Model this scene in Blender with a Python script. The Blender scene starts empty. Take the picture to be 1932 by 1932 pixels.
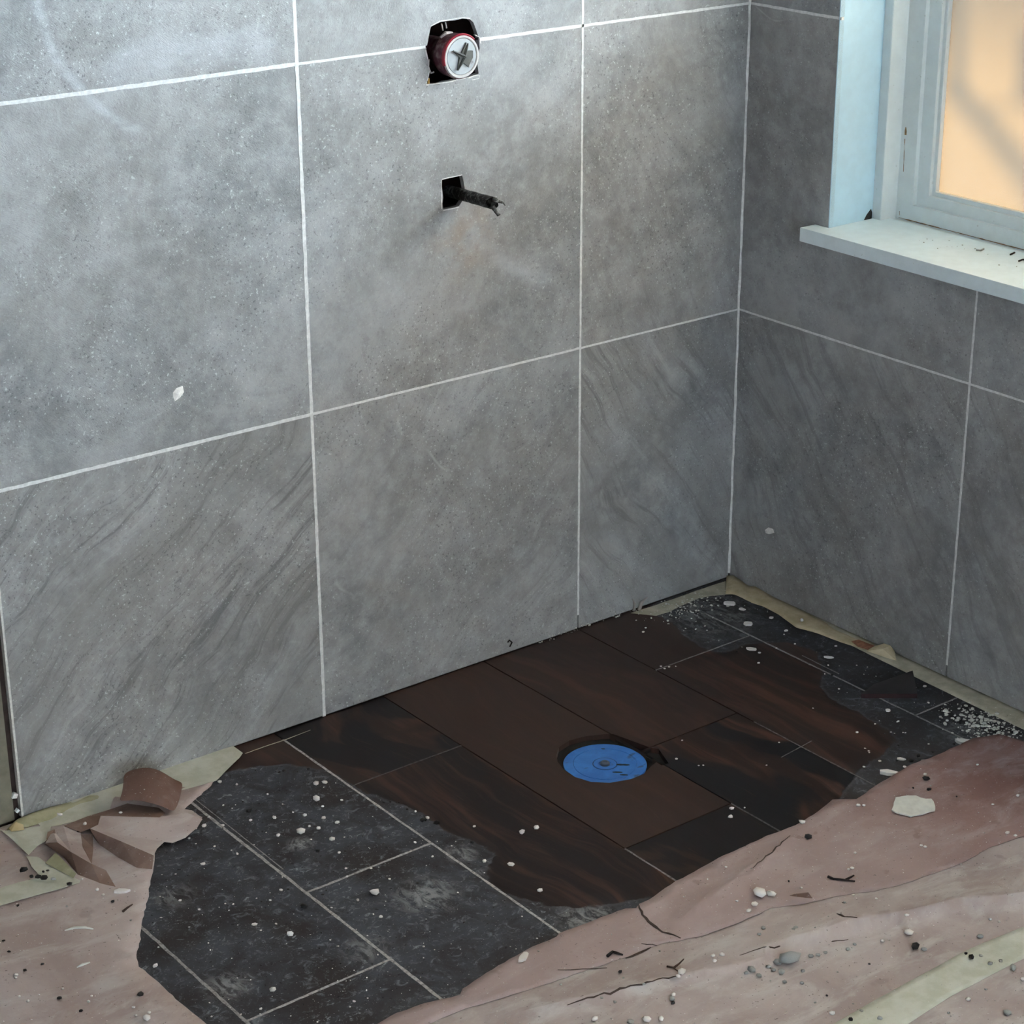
import bpy, bmesh, math, random
from mathutils import Vector, Matrix, noise
from mathutils.geometry import delaunay_2d_cdt

random.seed(7)
sc = bpy.context.scene
COL = sc.collection

# ------------------------------------------------------------------ camera
CP = Vector((-2.84684, -2.93782, 1.80191))
CR = Vector((0.78983383, -0.61330513, -0.00439685))
CU = Vector((0.23394061, 0.29463375, 0.92653265))
CD = Vector((0.56695177, 0.73283543, -0.37618868))
FPX = 3996.479
cam_d = bpy.data.cameras.new('camera')
cam = bpy.data.objects.new('camera', cam_d)
COL.objects.link(cam)
m = Matrix((CR, CU, -CD)).transposed().to_4x4()
m.translation = CP
cam.matrix_world = m
cam_d.sensor_width = 36.0
cam_d.lens = FPX / 1932 * 36.0
cam_d.clip_start = 0.05
sc.camera = cam

# ------------------------------------------------------------------ light and exposure
sc.view_settings.view_transform = 'Standard'
sc.view_settings.look = 'None'
sc.view_settings.gamma = 1.0
sc.view_settings.use_curve_mapping = False
sc.view_settings.exposure = 0.91
sc.cycles.use_denoising = True
sc.cycles.max_bounces = 10
sc.cycles.diffuse_bounces = 6
sc.cycles.sample_clamp_indirect = 8.0

w = bpy.data.worlds.new('sky')
sc.world = w
w.use_nodes = True
bg = w.node_tree.nodes['Background']
bg.inputs[0].default_value = (0.79, 0.90, 1.0, 1)
bg.inputs[1].default_value = 21.5

sun_d = bpy.data.lights.new('sun', 'SUN')
sun_d.energy = 64.0
sun_d.angle = math.radians(8.0)
sun_d.color = (1.0, 0.62, 0.24)
sun = bpy.data.objects.new('sun', sun_d)
COL.objects.link(sun)
SUN_DIR = Vector((-1.0, 0.12, -0.84)).normalized()      # the way the light travels, in from outside the window
sun.rotation_euler = SUN_DIR.to_track_quat('-Z', 'Y').to_euler()


# ------------------------------------------------------------------ helpers
def ray(px, py):
    return CD + CR * ((px - 966) / FPX) + CU * ((966 - py) / FPX)


def F(px, py, z=0.0):
    d = ray(px, py)
    return CP + d * ((z - CP.z) / d.z)


def BW(px, py, y=0.0):
    d = ray(px, py)
    return CP + d * ((y - CP.y) / d.y)


def RW(px, py, x=0.0):
    d = ray(px, py)
    return CP + d * ((x - CP.x) / d.x)


def link(name, bm, mats, parent=None, loc=None, smooth=False, recalc=True):
    me = bpy.data.meshes.new(name)
    if recalc:
        bmesh.ops.recalc_face_normals(bm, faces=bm.faces[:])
    if smooth:
        for f in bm.faces:
            f.smooth = True
    bm.to_mesh(me)
    bm.free()
    o = bpy.data.objects.new(name, me)
    for mt in (mats if isinstance(mats, (list, tuple)) else [mats]):
        me.materials.append(mt)
    COL.objects.link(o)
    if parent is not None:
        o.parent = parent
    if loc is not None:
        o.location = loc
    return o


def tag(o, label, cat, group=None, kind=None):
    o['label'] = label
    o['category'] = cat
    if group:
        o['group'] = group
    if kind:
        o['kind'] = kind
    return o


def struct(o, label=None):
    o['kind'] = 'structure'
    if label:
        o['label'] = label
    return o


def empty(name, loc=(0, 0, 0)):
    o = bpy.data.objects.new(name, None)
    o.empty_display_size = 0.05
    o.location = loc
    COL.objects.link(o)
    return o


def inside(p, poly):
    x, y = p[0], p[1]
    c = False
    n = len(poly)
    j = n - 1
    for i in range(n):
        xi, yi = poly[i][0], poly[i][1]
        xj, yj = poly[j][0], poly[j][1]
        if (yi > y) != (yj > y) and x < (xj - xi) * (y - yi) / (yj - yi) + xi:
            c = not c
        j = i
    return c


def seg_dist(p, a, b):
    ax, ay = a[0], a[1]
    bx, by = b[0] - ax, b[1] - ay
    L = bx * bx + by * by
    t = 0 if L == 0 else max(0, min(1, ((p[0] - ax) * bx + (p[1] - ay) * by) / L))
    dx, dy = p[0] - ax - t * bx, p[1] - ay - t * by
    return math.sqrt(dx * dx + dy * dy), t


def line_dist(p, pl):
    return min(seg_dist(p, pl[i], pl[i + 1])[0] for i in range(len(pl) - 1))


def poly_sd(p, poly):
    d = min(seg_dist(p, poly[i - 1], poly[i])[0] for i in range(len(poly)))
    return d if inside(p, poly) else -d


def triangulate(outer, holes=(), extra=(), lines=()):
    vs, es = [], []
    for loop in [outer] + list(holes):
        s = len(vs)
        vs += [Vector((p[0], p[1])) for p in loop]
        es += [(s + i, s + (i + 1) % len(loop)) for i in range(len(loop))]
    for l in lines:
        s = len(vs)
        vs += [Vector((p[0], p[1])) for p in l]
        es += [(s + i, s + i + 1) for i in range(len(l) - 1)]
    vs += [Vector((p[0], p[1])) for p in extra]
    ov, oe, of, orig, _, _ = delaunay_2d_cdt(vs, es, [], 0, 1e-6)
    fs = []
    for f in of:
        c = sum((ov[i] for i in f), Vector((0, 0))) / len(f)
        if inside(c, outer) and not any(inside(c, h) for h in holes):
            fs.append(list(f))
    return ov, fs


def prism(bm, outer, holes, w0, w1, fr, matidx=0):
    """polygon with holes swept from w0 (front) to w1 (back); fr maps (u, v, w) to a point"""
    ov, fs = triangulate(outer, holes)
    A = [bm.verts.new(fr(p.x, p.y, w0)) for p in ov]
    B = [bm.verts.new(fr(p.x, p.y, w1)) for p in ov]
    ec = {}
    for f in fs:
        a = bm.faces.new([A[i] for i in f])
        b = bm.faces.new([B[i] for i in reversed(f)])
        a.material_index = b.material_index = matidx
        for k in range(len(f)):
            e = (f[k], f[(k + 1) % len(f)])
            ec[e] = 1
    for (i, j) in list(ec):
        if (j, i) not in ec:
            q = bm.faces.new([A[j], A[i], B[i], B[j]])
            q.material_index = matidx
    for v in A + B:
        if not v.link_faces:
            bm.verts.remove(v)


def box(bm, x0, x1, y0, y1, z0, z1, mi=0):
    v = [bm.verts.new((x, y, z)) for x in (x0, x1) for y in (y0, y1) for z in (z0, z1)]
    for f in ((0, 1, 3, 2), (4, 6, 7, 5), (0, 4, 5, 1), (2, 3, 7, 6), (0, 2, 6, 4), (1, 5, 7, 3)):
        bm.faces.new([v[i] for i in f]).material_index = mi


def bevel(bm, off, seg=1):
    bmesh.ops.bevel(bm, geom=bm.edges[:], offset=off, segments=seg, affect='EDGES', profile=0.6, clamp_overlap=True)


def rough_loop(poly, step, amp, seed=0, closed=True):
    """a polygon outline cut finer and made ragged"""
    r = random.Random(seed)
    out = []
    n = len(poly)
    for i in range(n if closed else n - 1):
        a, b = Vector(poly[i][:2]), Vector(poly[(i + 1) % n][:2])
        L = (b - a).length
        k = max(1, int(L / step))
        nrm = Vector((-(b - a).y, (b - a).x)).normalized() if L > 0 else Vector((0, 0))
        for j in range(k):
            p = a.lerp(b, j / k)
            if j:
                p = p + nrm * r.uniform(-amp, amp)
            out.append((p.x, p.y))
    if not closed:
        out.append(tuple(poly[-1][:2]))
    return out


# ------------------------------------------------------------------ materials
class NT:
    def __init__(s, name):
        s.m = bpy.data.materials.new(name)
        s.m.use_nodes = True
        s.t = s.m.node_tree
        s.b = s.t.nodes['Principled BSDF']
        s.out = s.t.nodes['Material Output']

    def n(s, typ, **kw):
        nd = s.t.nodes.new(typ)
        ins = kw.pop('ins', {})
        for k, v in kw.items():
            setattr(nd, k, v)
        for k, v in ins.items():
            s.put(nd.inputs[k], v)
        return nd

    def put(s, sock, v):
        if isinstance(v, bpy.types.NodeSocket):
            s.t.links.new(v, sock)
        elif isinstance(v, bpy.types.Node):
            s.t.links.new(v.outputs[0], sock)
        else:
            if sock.type == 'RGBA' and len(v) == 3:
                v = (*v, 1)
            sock.default_value = v

    def math(s, op, a, b=0.0, c=0.0, clamp=False):
        nd = s.n('ShaderNodeMath', operation=op, use_clamp=clamp)
        s.put(nd.inputs[0], a)
        s.put(nd.inputs[1], b)
        s.put(nd.inputs[2], c)
        return nd.outputs[0]

    def vmath(s, op, a, b=(0, 0, 0)):
        nd = s.n('ShaderNodeVectorMath', operation=op)
        s.put(nd.inputs[0], a)
        s.put(nd.inputs[1], b)
        return nd.outputs['Value'] if op in ('LENGTH', 'DISTANCE', 'DOT_PRODUCT') else nd.outputs[0]

    def noise(s, vec, scale, detail=4.0, rough=0.55, dist=0.0):
        nd = s.n('ShaderNodeTexNoise')
        s.put(nd.inputs['Vector'], vec)
        nd.inputs['Scale'].default_value = scale
        nd.inputs['Detail'].default_value = detail
        nd.inputs['Roughness'].default_value = rough
        nd.inputs['Distortion'].default_value = dist
        return nd.outputs[0]

    def ramp(s, x, lo, hi, a=0.0, b=1.0, smooth=True):
        nd = s.n('ShaderNodeMapRange', interpolation_type='SMOOTHSTEP' if smooth else 'LINEAR')
        s.put(nd.inputs[0], x)
        s.put(nd.inputs[1], lo)
        s.put(nd.inputs[2], hi)
        s.put(nd.inputs[3], a)
        s.put(nd.inputs[4], b)
        return nd.outputs[0]

    def mix(s, f, a, b, blend='MIX'):
        nd = s.n('ShaderNodeMix', data_type='RGBA', blend_type=blend)
        s.put(nd.inputs[0], f)
        s.put(nd.inputs[6], a)
        s.put(nd.inputs[7], b)
        return nd.outputs[2]

    def map(s, vec, loc=(0, 0, 0), rot=(0, 0, 0), scale=(1, 1, 1)):
        nd = s.n('ShaderNodeMapping')
        s.put(nd.inputs[0], vec)
        s.put(nd.inputs[1], loc)
        s.put(nd.inputs[2], rot)
        s.put(nd.inputs[3], scale)
        return nd.outputs[0]

    def attr(s, name, typ='OBJECT', out=2):
        nd = s.n('ShaderNodeAttribute', attribute_type=typ, attribute_name=name)
        return nd.outputs[out]

    def bump(s, h, strength, dist):
        nd = s.n('ShaderNodeBump')
        s.put(nd.inputs['Strength'], strength)
        nd.inputs['Distance'].default_value = dist
        s.put(nd.inputs['Height'], h)
        return nd.outputs[0]

    def obj(s):
        return s.n('ShaderNodeTexCoord').outputs['Object']

    def pos(s):
        return s.n('ShaderNodeNewGeometry').outputs['Position']

    def rnd(s):
        return s.n('ShaderNodeObjectInfo').outputs['Random']

    def fin(s, col, rough, normal=None, spec=0.5):
        s.put(s.b.inputs['Base Color'], col)
        s.put(s.b.inputs['Roughness'], rough)
        s.b.inputs['Specular IOR Level'].default_value = spec
        if normal is not None:
            s.put(s.b.inputs['Normal'], normal)
        return s.m


def simple(name, col, rough=0.6, var=0.15, scale=60.0, bump=0.2, bdist=0.001, spec=0.5, metal=0.0):
    t = NT(name)
    o = t.obj()
    n1 = t.noise(o, scale, 5)
    c2 = tuple(min(1, c * (1 - var)) for c in col)
    c3 = tuple(min(1, c * (1 + var)) for c in col)
    t.b.inputs['Metallic'].default_value = metal
    return t.fin(t.mix(t.ramp(n1, 0.3, 0.7), c2, c3), rough, t.bump(n1, bump, bdist), spec)


def make_tile_mat():
    t = NT('stone_look_tile')
    r = t.rnd()
    off = t.n('ShaderNodeCombineXYZ', ins={0: t.math('MULTIPLY', r, 37.0), 1: t.math('MULTIPLY', r, 91.0), 2: t.math('MULTIPLY', r, 53.0)}).outputs[0]
    o = t.obj()
    v = t.vmath('ADD', o, off)
    ang = t.attr('streak_angle')
    amt = t.attr('streak_amount')
    # streaks: rotate in the face plane and stretch
    rot = t.n('ShaderNodeCombineXYZ', ins={1: t.math('MULTIPLY', ang, -1.0)}).outputs[0]
    mp = t.n('ShaderNodeMapping')
    t.put(mp.inputs[0], o)
    t.put(mp.inputs[2], rot)
    warp = t.n('ShaderNodeTexNoise')
    t.put(warp.inputs['Vector'], v)
    warp.inputs['Scale'].default_value = 3.0
    warp.inputs['Detail'].default_value = 3
    st = t.vmath('ADD', mp.outputs[0], t.vmath('MULTIPLY', t.vmath('SUBTRACT', warp.outputs['Color'], (0.5, 0.5, 0.5)), (0.16, 0.16, 0.16)))
    st = t.vmath('ADD', t.vmath('MULTIPLY', st, (3.4, 3.4, 40.0)), off)
    streak = t.noise(st, 1.0, 7, 0.68, 0.3)
    streak2 = t.noise(t.vmath('MULTIPLY', st, (0.5, 1.0, 0.30)), 1.0, 4, 0.55, 0.5)
    cloud = t.noise(v, 4.2, 9, 0.66, 0.5)
    cloud2 = t.noise(v, 1.7, 3, 0.5)
    mid = t.noise(v, 30.0, 6, 0.7)
    fine = t.noise(t.vmath('MULTIPLY', st, (14.0, 40.0, 3.2)), 3.6, 2, 0.6)
    spk = t.noise(v, 210.0, 2, 0.6)
    base = t.mix(t.ramp(cloud, 0.34, 0.68), (0.205, 0.212, 0.222), (0.365, 0.378, 0.388))
    base = t.mix(t.ramp(cloud2, 0.42, 0.62, 0.0, 0.35), base, (0.27, 0.25, 0.235))
    base = t.mix(t.ramp(mid, 0.42, 0.7, 0.0, 0.5), base, (0.43, 0.44, 0.45))
    base = t.mix(t.ramp(mid, 0.46, 0.3, 0.0, 0.4), base, (0.17, 0.17, 0.175))
    sd = t.math('MULTIPLY', t.ramp(streak, 0.36, 0.5, 0.85, 0.0), amt)
    base = t.mix(sd, base, (0.15, 0.153, 0.156))
    sl = t.math('MULTIPLY', t.ramp(streak, 0.54, 0.72, 0.0, 0.5), amt)
    base = t.mix(sl, base, (0.45, 0.46, 0.465))
    sw = t.math('MULTIPLY', t.ramp(streak2, 0.38, 0.6, 0.5, 0.0), amt)
    base = t.mix(sw, base, (0.215, 0.21, 0.205))
    speckd = t.ramp(spk, 0.375, 0.32, 0.0, 0.6)
    speckl = t.ramp(spk, 0.64, 0.70, 0.0, 0.7)
    zone = t.ramp(t.noise(v, 5.0, 3), 0.38, 0.6, 0.25, 1.0)
    base = t.mix(t.math('MULTIPLY', speckd, zone), base, (0.08, 0.085, 0.09))
    base = t.mix(t.math('MULTIPLY', speckl, zone), base, (0.6, 0.63, 0.64))
    # thin pale veins
    vn = t.noise(v, 0.9, 3, 0.5, 0.25)
    vein = t.ramp(t.math('ABSOLUTE', t.math('SUBTRACT', vn, 0.5)), 0.0, 0.0022, 1.0, 0.0)
    vein = t.math('MULTIPLY', vein, t.ramp(t.noise(v, 7.0, 4), 0.54, 0.66, 0.0, 0.4))
    base = t.mix(vein, base, (0.56, 0.57, 0.57))
    # dried grout-wash arcs, rust below the pipe stub: marks that sit on the wall itself
    P = t.pos()
    wob = t.vmath('MULTIPLY', t.vmath('SUBTRACT', t.n('ShaderNodeTexNoise', ins={'Vector': P, 'Scale': 9.0}).outputs['Color'], (0.5, 0.5, 0.5)), (0.03, 0.0, 0.03))
    Pw = t.vmath('ADD', P, wob)

    def arc(c, rad, wid, amax, x0, x1, z0, z1):
        d = t.math('ABSOLUTE', t.math('SUBTRACT', t.vmath('DISTANCE', Pw, c), rad))
        a = t.ramp(d, 0.0, wid, amax, 0.0)
        sx = t.n('ShaderNodeSeparateXYZ', ins={0: P})
        g = t.math('MULTIPLY', t.ramp(sx.outputs[0], x0, x0 + 0.05), t.ramp(sx.outputs[0], x1 - 0.06, x1, 1, 0))
        g2 = t.math('MULTIPLY', t.ramp(sx.outputs[2], z0, z0 + 0.02), t.ramp(sx.outputs[2], z1 - 0.05, z1, 1, 0))
        return t.math('MULTIPLY', t.math('MULTIPLY', a, g), g2)
    brush = t.ramp(t.noise(t.vmath('MULTIPLY', P, (8.0, 8.0, 30.0)), 2.0, 5), 0.3, 0.7, 0.35, 1.0)
    hz = (0.50, 0.53, 0.57)
    for k in ARCS:
        base = t.mix(t.math('MULTIPLY', arc(*k), brush), base, hz)
    rust = t.ramp(t.vmath('DISTANCE', Pw, RUST), 0.0, 0.11, 0.55, 0.0)
    rust = t.math('MULTIPLY', rust, t.ramp(t.noise(P, 14.0, 4), 0.4, 0.62))
    base = t.mix(rust, base, (0.34, 0.255, 0.19))
    h = t.math('ADD', t.math('MULTIPLY', t.math('MULTIPLY', streak, amt), 2.2), t.math('ADD', t.math('MULTIPLY', fine, 0.5), t.math('MULTIPLY', spk, 0.35)))
    return t.fin(base, t.ramp(mid, 0.3, 0.7, 0.42, 0.6), t.bump(h, 0.55, 0.0022), 0.4)


def make_floor_mat(name, grout=False):
    t = NT(name)
    o = t.obj()
    P = t.pos()
    r = t.rnd()
    sd = t.attr('dry_edge', 'GEOMETRY')
    edge = t.math('ADD', sd, t.math('MULTIPLY', t.math('SUBTRACT', t.noise(P, 38.0, 5, 0.6), 0.5), 0.03))
    dry = t.ramp(edge, -0.0015, 0.003)
    if grout:
        amt = t.attr('grout_light')
        g = t.ramp(t.noise(P, 160.0, 3), 0.3, 0.6, 0.45, 1.0)
        f = t.math('MULTIPLY', amt, g)
        c = t.mix(f, (0.010, 0.008, 0.008), (0.47, 0.455, 0.455))
        return t.fin(c, 0.85, t.bump(t.noise(P, 300.0, 4), 0.7, 0.001))
    off = t.n('ShaderNodeCombineXYZ', ins={0: t.math('MULTIPLY', r, 37.0), 1: t.math('MULTIPLY', r, 91.0), 2: t.math('MULTIPLY', r, 53.0)}).outputs[0]
    wp = t.n('ShaderNodeTexNoise', ins={'Vector': t.vmath('ADD', o, off), 'Scale': 3.5})
    ow = t.vmath('ADD', o, t.vmath('MULTIPLY', t.vmath('SUBTRACT', wp.outputs['Color'], (0.5, 0.5, 0.5)), (0.14, 0.14, 0)))
    gv = t.vmath('ADD', t.vmath('MULTIPLY', ow, (34.0, 2.8, 1.0)), off)
    grain = t.noise(gv, 1.0, 7, 0.66, 0.5)
    fineg = t.noise(t.vmath('MULTIPLY', gv, (5.0, 3.0, 1.0)), 1.0, 4, 0.6)
    patch = t.noise(t.vmath('ADD', t.vmath('MULTIPLY', ow, (5.5, 2.6, 1.0)), off), 1.0, 3, 0.55, 0.8)
    red = t.attr('wood_red')
    dark = t.attr('wood_dark')
    wood = t.mix(t.ramp(grain, 0.42, 0.72), (0.019, 0.0115, 0.0105), (0.135, 0.062, 0.042))
    wood = t.mix(red, (0.045, 0.0275, 0.0225), wood)
    wood = t.mix(t.math('MULTIPLY', t.ramp(t.math('ADD', patch, t.math('MULTIPLY', grain, 0.25)), 0.57, 0.63), dark), wood, (0.0115, 0.0105, 0.0125))
    wood = t.mix(t.ramp(fineg, 0.6, 0.75, 0.0, 0.35), wood, (0.085, 0.048, 0.036))
    # dried cement wash and dust
    n1 = t.noise(P, 11.0, 8, 0.68, 0.6)
    n2 = t.noise(P, 42.0, 7, 0.7, 1.2)
    n3 = t.noise(P, 5.0, 3, 0.55)
    n4 = t.noise(t.vmath('MULTIPLY', P, (60.0, 90.0, 1.0)), 1.0, 5, 0.7, 1.0)
    dc = t.mix(t.ramp(n1, 0.25, 0.74), (0.034, 0.030, 0.033), (0.080, 0.089, 0.108))
    dc = t.mix(t.ramp(n3, 0.46, 0.66, 0.0, 0.8), dc, (0.034, 0.027, 0.026))
    dc = t.mix(t.ramp(n2, 0.54, 0.70, 0.0, 0.7), dc, (0.20, 0.225, 0.255))
    dc = t.mix(t.math('MULTIPLY', t.ramp(n4, 0.56, 0.68), t.ramp(n1, 0.46, 0.62, 0.0, 0.85)), dc, (0.34, 0.38, 0.41))
    dc = t.mix(t.ramp(t.noise(P, 330.0, 2), 0.68, 0.72, 0.0, 0.7), dc, (0.42, 0.42, 0.43))
    dc = t.mix(t.ramp(t.noise(P, 120.0, 3), 0.36, 0.30, 0.0, 0.8), dc, (0.014, 0.013, 0.015))
    # dusty scour right by the corner
    dust = t.ramp(t.vmath('DISTANCE', P, (-0.16, -0.10, 0.0)), 0.02, 0.17, 0.85, 0.0)
    dust = t.math('MAXIMUM', dust, t.ramp(t.vmath('DISTANCE', P, tuple(F(1850, 1378))), 0.01, 0.11, 0.9, 0.0))
    for px, py, rad, am in ((805, 1690, 0.075, 0.75), (1112, 1738, 0.07, 0.85), (566, 1592, 0.03, 0.9), (870, 1610, 0.04, 0.7), (430, 1860, 0.05, 0.7), (690, 1790, 0.05, 0.55), (330, 1690, 0.05, 0.5)):
        dust = t.math('MAXIMUM', dust, t.ramp(t.vmath('DISTANCE', P, tuple(F(px, py))), rad * 0.1, rad, am, 0.0))
    dust = t.math('MULTIPLY', dust, t.ramp(t.noise(t.vmath('MULTIPLY', P, (1.0, 0.45, 1.0)), 60.0, 7, 0.72, 1.0), 0.42, 0.6))
    dc = t.mix(dust, dc, (0.33, 0.345, 0.36))
    # grey bloom on the right is milder and browner
    sx = t.n('ShaderNodeSeparateXYZ', ins={0: P})
    rt = t.ramp(sx.outputs[0], -0.75, -0.55)
    dc = t.mix(t.math('MULTIPLY', rt, t.ramp(n2, 0.3, 0.7, 0.75, 0.3)), dc, (0.045, 0.040, 0.041))
    rim = t.ramp(t.math('ABSOLUTE', t.math('SUBTRACT', edge, 0.004)), 0.0, 0.006, 0.25, 0.0)
    dc = t.mix(rim, dc, (0.12, 0.12, 0.13))
    c = t.mix(dry, wood, dc)
    rough = t.mix(dry, (0.42, 0.42, 0.42), (0.85, 0.85, 0.85))
    hgt = t.math('ADD', t.math('MULTIPLY', grain, 0.6), t.math('MULTIPLY', t.math('MULTIPLY', n4, dry), 0.8))
    return t.fin(c, rough, t.bump(hgt, 0.35, 0.001), 0.2)


def make_paper_mat(name, red, dusty, dust, lo, hi, left_amt=0.0):
    t = NT(name)
    P = t.pos()
    n1 = t.noise(P, 6.0, 6, 0.62, 0.4)
    n2 = t.noise(P, 26.0, 7, 0.7, 0.8)
    n3 = t.noise(t.map(P, rot=(0, 0, 0.62), scale=(9.0, 20.0, 1.0)), 1.0, 5, 0.65, 0.5)
    c = t.mix(t.ramp(n1, 0.35, 0.65), red, dusty)
    sx = t.n('ShaderNodeSeparateXYZ', ins={0: P})
    left_mix = t.ramp(sx.outputs[0], -0.15, -0.75, 0.0, left_amt)  # mixes in the paler colour away from the window wall
    c = t.mix(left_mix, c, dust)
    c = t.mix(t.ramp(n3, 0.45, 0.7, lo, hi), c, dust)
    c = t.mix(t.ramp(n2, 0.58, 0.75, 0.0, 0.45), c, dust)
    c = t.mix(t.ramp(t.noise(P, 16.0, 3), 0.66, 0.72, 0.0, 0.3), c, tuple(x * 0.55 for x in red))
    c = t.mix(t.ramp(t.noise(P, 260.0, 2), 0.70, 0.74, 0.0, 0.75), c, (0.62, 0.61, 0.6))
    c = t.mix(t.ramp(t.noise(P, 190.0, 2), 0.31, 0.27, 0.0, 0.7), c, (0.10, 0.08, 0.075))
    h = t.math('ADD', n2, t.math('MULTIPLY', t.noise(P, 90.0, 4), 0.4))
    return t.fin(c, 0.78, t.bump(h, 0.4, 0.002), 0.3)


def make_tape_mat(name, a, b, thin=0.0):
    t = NT(name)
    o = t.pos()
    n = t.noise(o, 30.0, 5, 0.6)
    n2 = t.noise(o, 160.0, 4, 0.7)
    c = t.mix(t.ramp(n, 0.35, 0.65), a, b)
    c = t.mix(t.ramp(n2, 0.34, 0.26, 0.0, 0.6), c, tuple(x * 0.4 for x in a))
    return t.fin(c, 0.7, t.bump(t.math('ADD', n, n2), 0.4, 0.0012), 0.3)


def make_paint_mat(name, col, dirt=0.35):
    t = NT(name)
    P = t.pos()
    n = t.noise(P, 40.0, 4)
    c = t.mix(t.ramp(n, 0.3, 0.7), tuple(x * 0.94 for x in col), col)
    c = t.mix(t.ramp(t.noise(P, 130.0, 3), 0.30, 0.25, 0.0, dirt), c, (0.2, 0.19, 0.17))
    return t.fin(c, 0.38, t.bump(n, 0.12, 0.001), 0.45)


ARCS = []
a0, a1, a2 = BW(76, 20), BW(135, 150), BW(245, 238)


def circ(p, q, r):
    ax, az, bx, bz, cx, cz = p.x, p.z, q.x, q.z, r.x, r.z
    d = 2 * (ax * (bz - cz) + bx * (cz - az) + cx * (az - bz))
    ux = ((ax * ax + az * az) * (bz - cz) + (bx * bx + bz * bz) * (cz - az) + (cx * cx + cz * cz) * (az - bz)) / d
    uz = ((ax * ax + az * az) * (cx - bx) + (bx * bx + bz * bz) * (ax - cx) + (cx * cx + cz * cz) * (bx - ax)) / d
    return (ux, 0.0, uz), math.hypot(ax - ux, az - uz)


cc, rr = circ(a0, a1, a2)
ARCS.append((cc, rr, 0.015, 0.62, a0.x - 0.06, a2.x + 0.05, a2.z - 0.02, 1.6))
b0, b1, b2 = BW(885, 412), BW(935, 480), BW(1005, 525)
cc, rr = circ(b0, b1, b2)
ARCS.append((cc, rr, 0.022, 0.42, b0.x - 0.05, b2.x + 0.08, b2.z - 0.03, b0.z + 0.05))
c0 = BW(380, 85)
ARCS.append(((c0.x, 0.0, c0.z - 0.5), 0.5, 0.05, 0.5, c0.x - 0.2, c0.x + 0.17, c0.z - 0.1, c0.z + 0.08))
p0 = BW(880, 455)
RUST = (p0.x, 0.0, p0.z)

M_tile = make_tile_mat()
M_grout = simple('wall_grout', (0.68, 0.69, 0.69), 0.85, 0.12, 140, 0.5, 0.001)
M_wallsub = simple('wall_board', (0.035, 0.022, 0.018), 0.9, 0.4, 40, 0.6, 0.003)
M_void = simple('cavity_timber', (0.028, 0.014, 0.010), 0.9, 0.5, 30, 0.5, 0.002)
M_chip = simple('chipped_tile_edge', (0.62, 0.62, 0.60), 0.8, 0.15, 200, 0.6, 0.001)
M_nib = simple('olive_grey_panel', (0.17, 0.165, 0.125), 0.7, 0.25, 22, 0.3, 0.001)
M_plank = make_floor_mat('dark_wood_look_plank')
M_fgrout = make_floor_mat('floor_grout', True)
M_slab = simple('floor_screed', (0.008, 0.007, 0.007), 0.9, 0.3, 60)
M_paper = make_paper_mat('builders_paper_dusty', (0.33, 0.26, 0.25), (0.44, 0.375, 0.365), (0.54, 0.52, 0.51), 0.1, 0.75)
M_paper_l = make_paper_mat('builders_paper_left', (0.37, 0.285, 0.27), (0.47, 0.395, 0.385), (0.56, 0.53, 0.525), 0.1, 0.7)
M_paper_r = make_paper_mat('builders_paper_red', (0.215, 0.112, 0.098), (0.29, 0.18, 0.168), (0.44, 0.37, 0.37), 0.0, 0.5, 0.6)
M_kraft_and_shade = make_paper_mat('builders_paper_brown_and_shade', (0.18, 0.115, 0.090), (0.23, 0.15, 0.12), (0.36, 0.29, 0.27), 0.0, 0.3)  # brown paper colour, also used to paint shade on the folds
M_tear_and_crease = simple('torn_edge_and_crease_shade', (0.05, 0.032, 0.026), 0.9, 0.3)  # also paints the shade along paper creases
M_tape = make_tape_mat('masking_tape_pale', (0.47, 0.485, 0.405), (0.57, 0.58, 0.515))
M_tape2 = make_tape_mat('masking_tape_olive', (0.34, 0.335, 0.21), (0.45, 0.44, 0.30))
M_tape3 = make_tape_mat('masking_tape_tan', (0.46, 0.39, 0.245), (0.60, 0.525, 0.37))
M_tape4 = make_tape_mat('masking_tape_grimy', (0.40, 0.385, 0.30), (0.54, 0.52, 0.42))
M_white = simple('plaster_crumb', (0.80, 0.78, 0.76), 0.85, 0.12, 120, 0.5, 0.001)
M_greyc = simple('mortar_crumb', (0.33, 0.34, 0.33), 0.9, 0.2, 120, 0.5, 0.001)
M_black = simple('black_crumb', (0.010, 0.009, 0.009), 0.7, 0.3, 120, 0.5, 0.001)
M_flake = simple('plaster_flake', (0.64, 0.65, 0.61), 0.85, 0.08, 60, 0.3, 0.001)
M_shard = simple('offcut_tile', (0.024, 0.021, 0.023), 0.5, 0.25, 30, 0.2, 0.001)
M_shard_e = simple('offcut_tile_edge', (0.030, 0.011, 0.012), 0.8, 0.25, 60, 0.3, 0.001)
M_frame = make_paint_mat('window_frame_paint', (0.66, 0.72, 0.74))
M_jamb = make_paint_mat('jamb_paint', (0.50, 0.70, 0.82), 0.15)
M_sill = make_paint_mat('sill_paint', (0.74, 0.85, 0.90), 0.25)
M_plaster = simple('room_plaster', (0.36, 0.345, 0.32), 0.9, 0.05, 10, 0.1, 0.001)
M_eave_ground = simple('added_eave_and_ground', (0.5, 0.48, 0.45), 0.9)
M_bark = simple('bark', (0.12, 0.09, 0.07), 0.9)
M_blue = None

# ------------------------------------------------------------------ room shell
XL, YF, ZC = -3.9, -4.1, 2.5     # far left wall, wall behind the camera, ceiling
H1, W, U1 = 0.5857, 0.6, 0.4098
J = 0.0036                        # joint width
TT = 0.010                        # tile thickness


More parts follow.
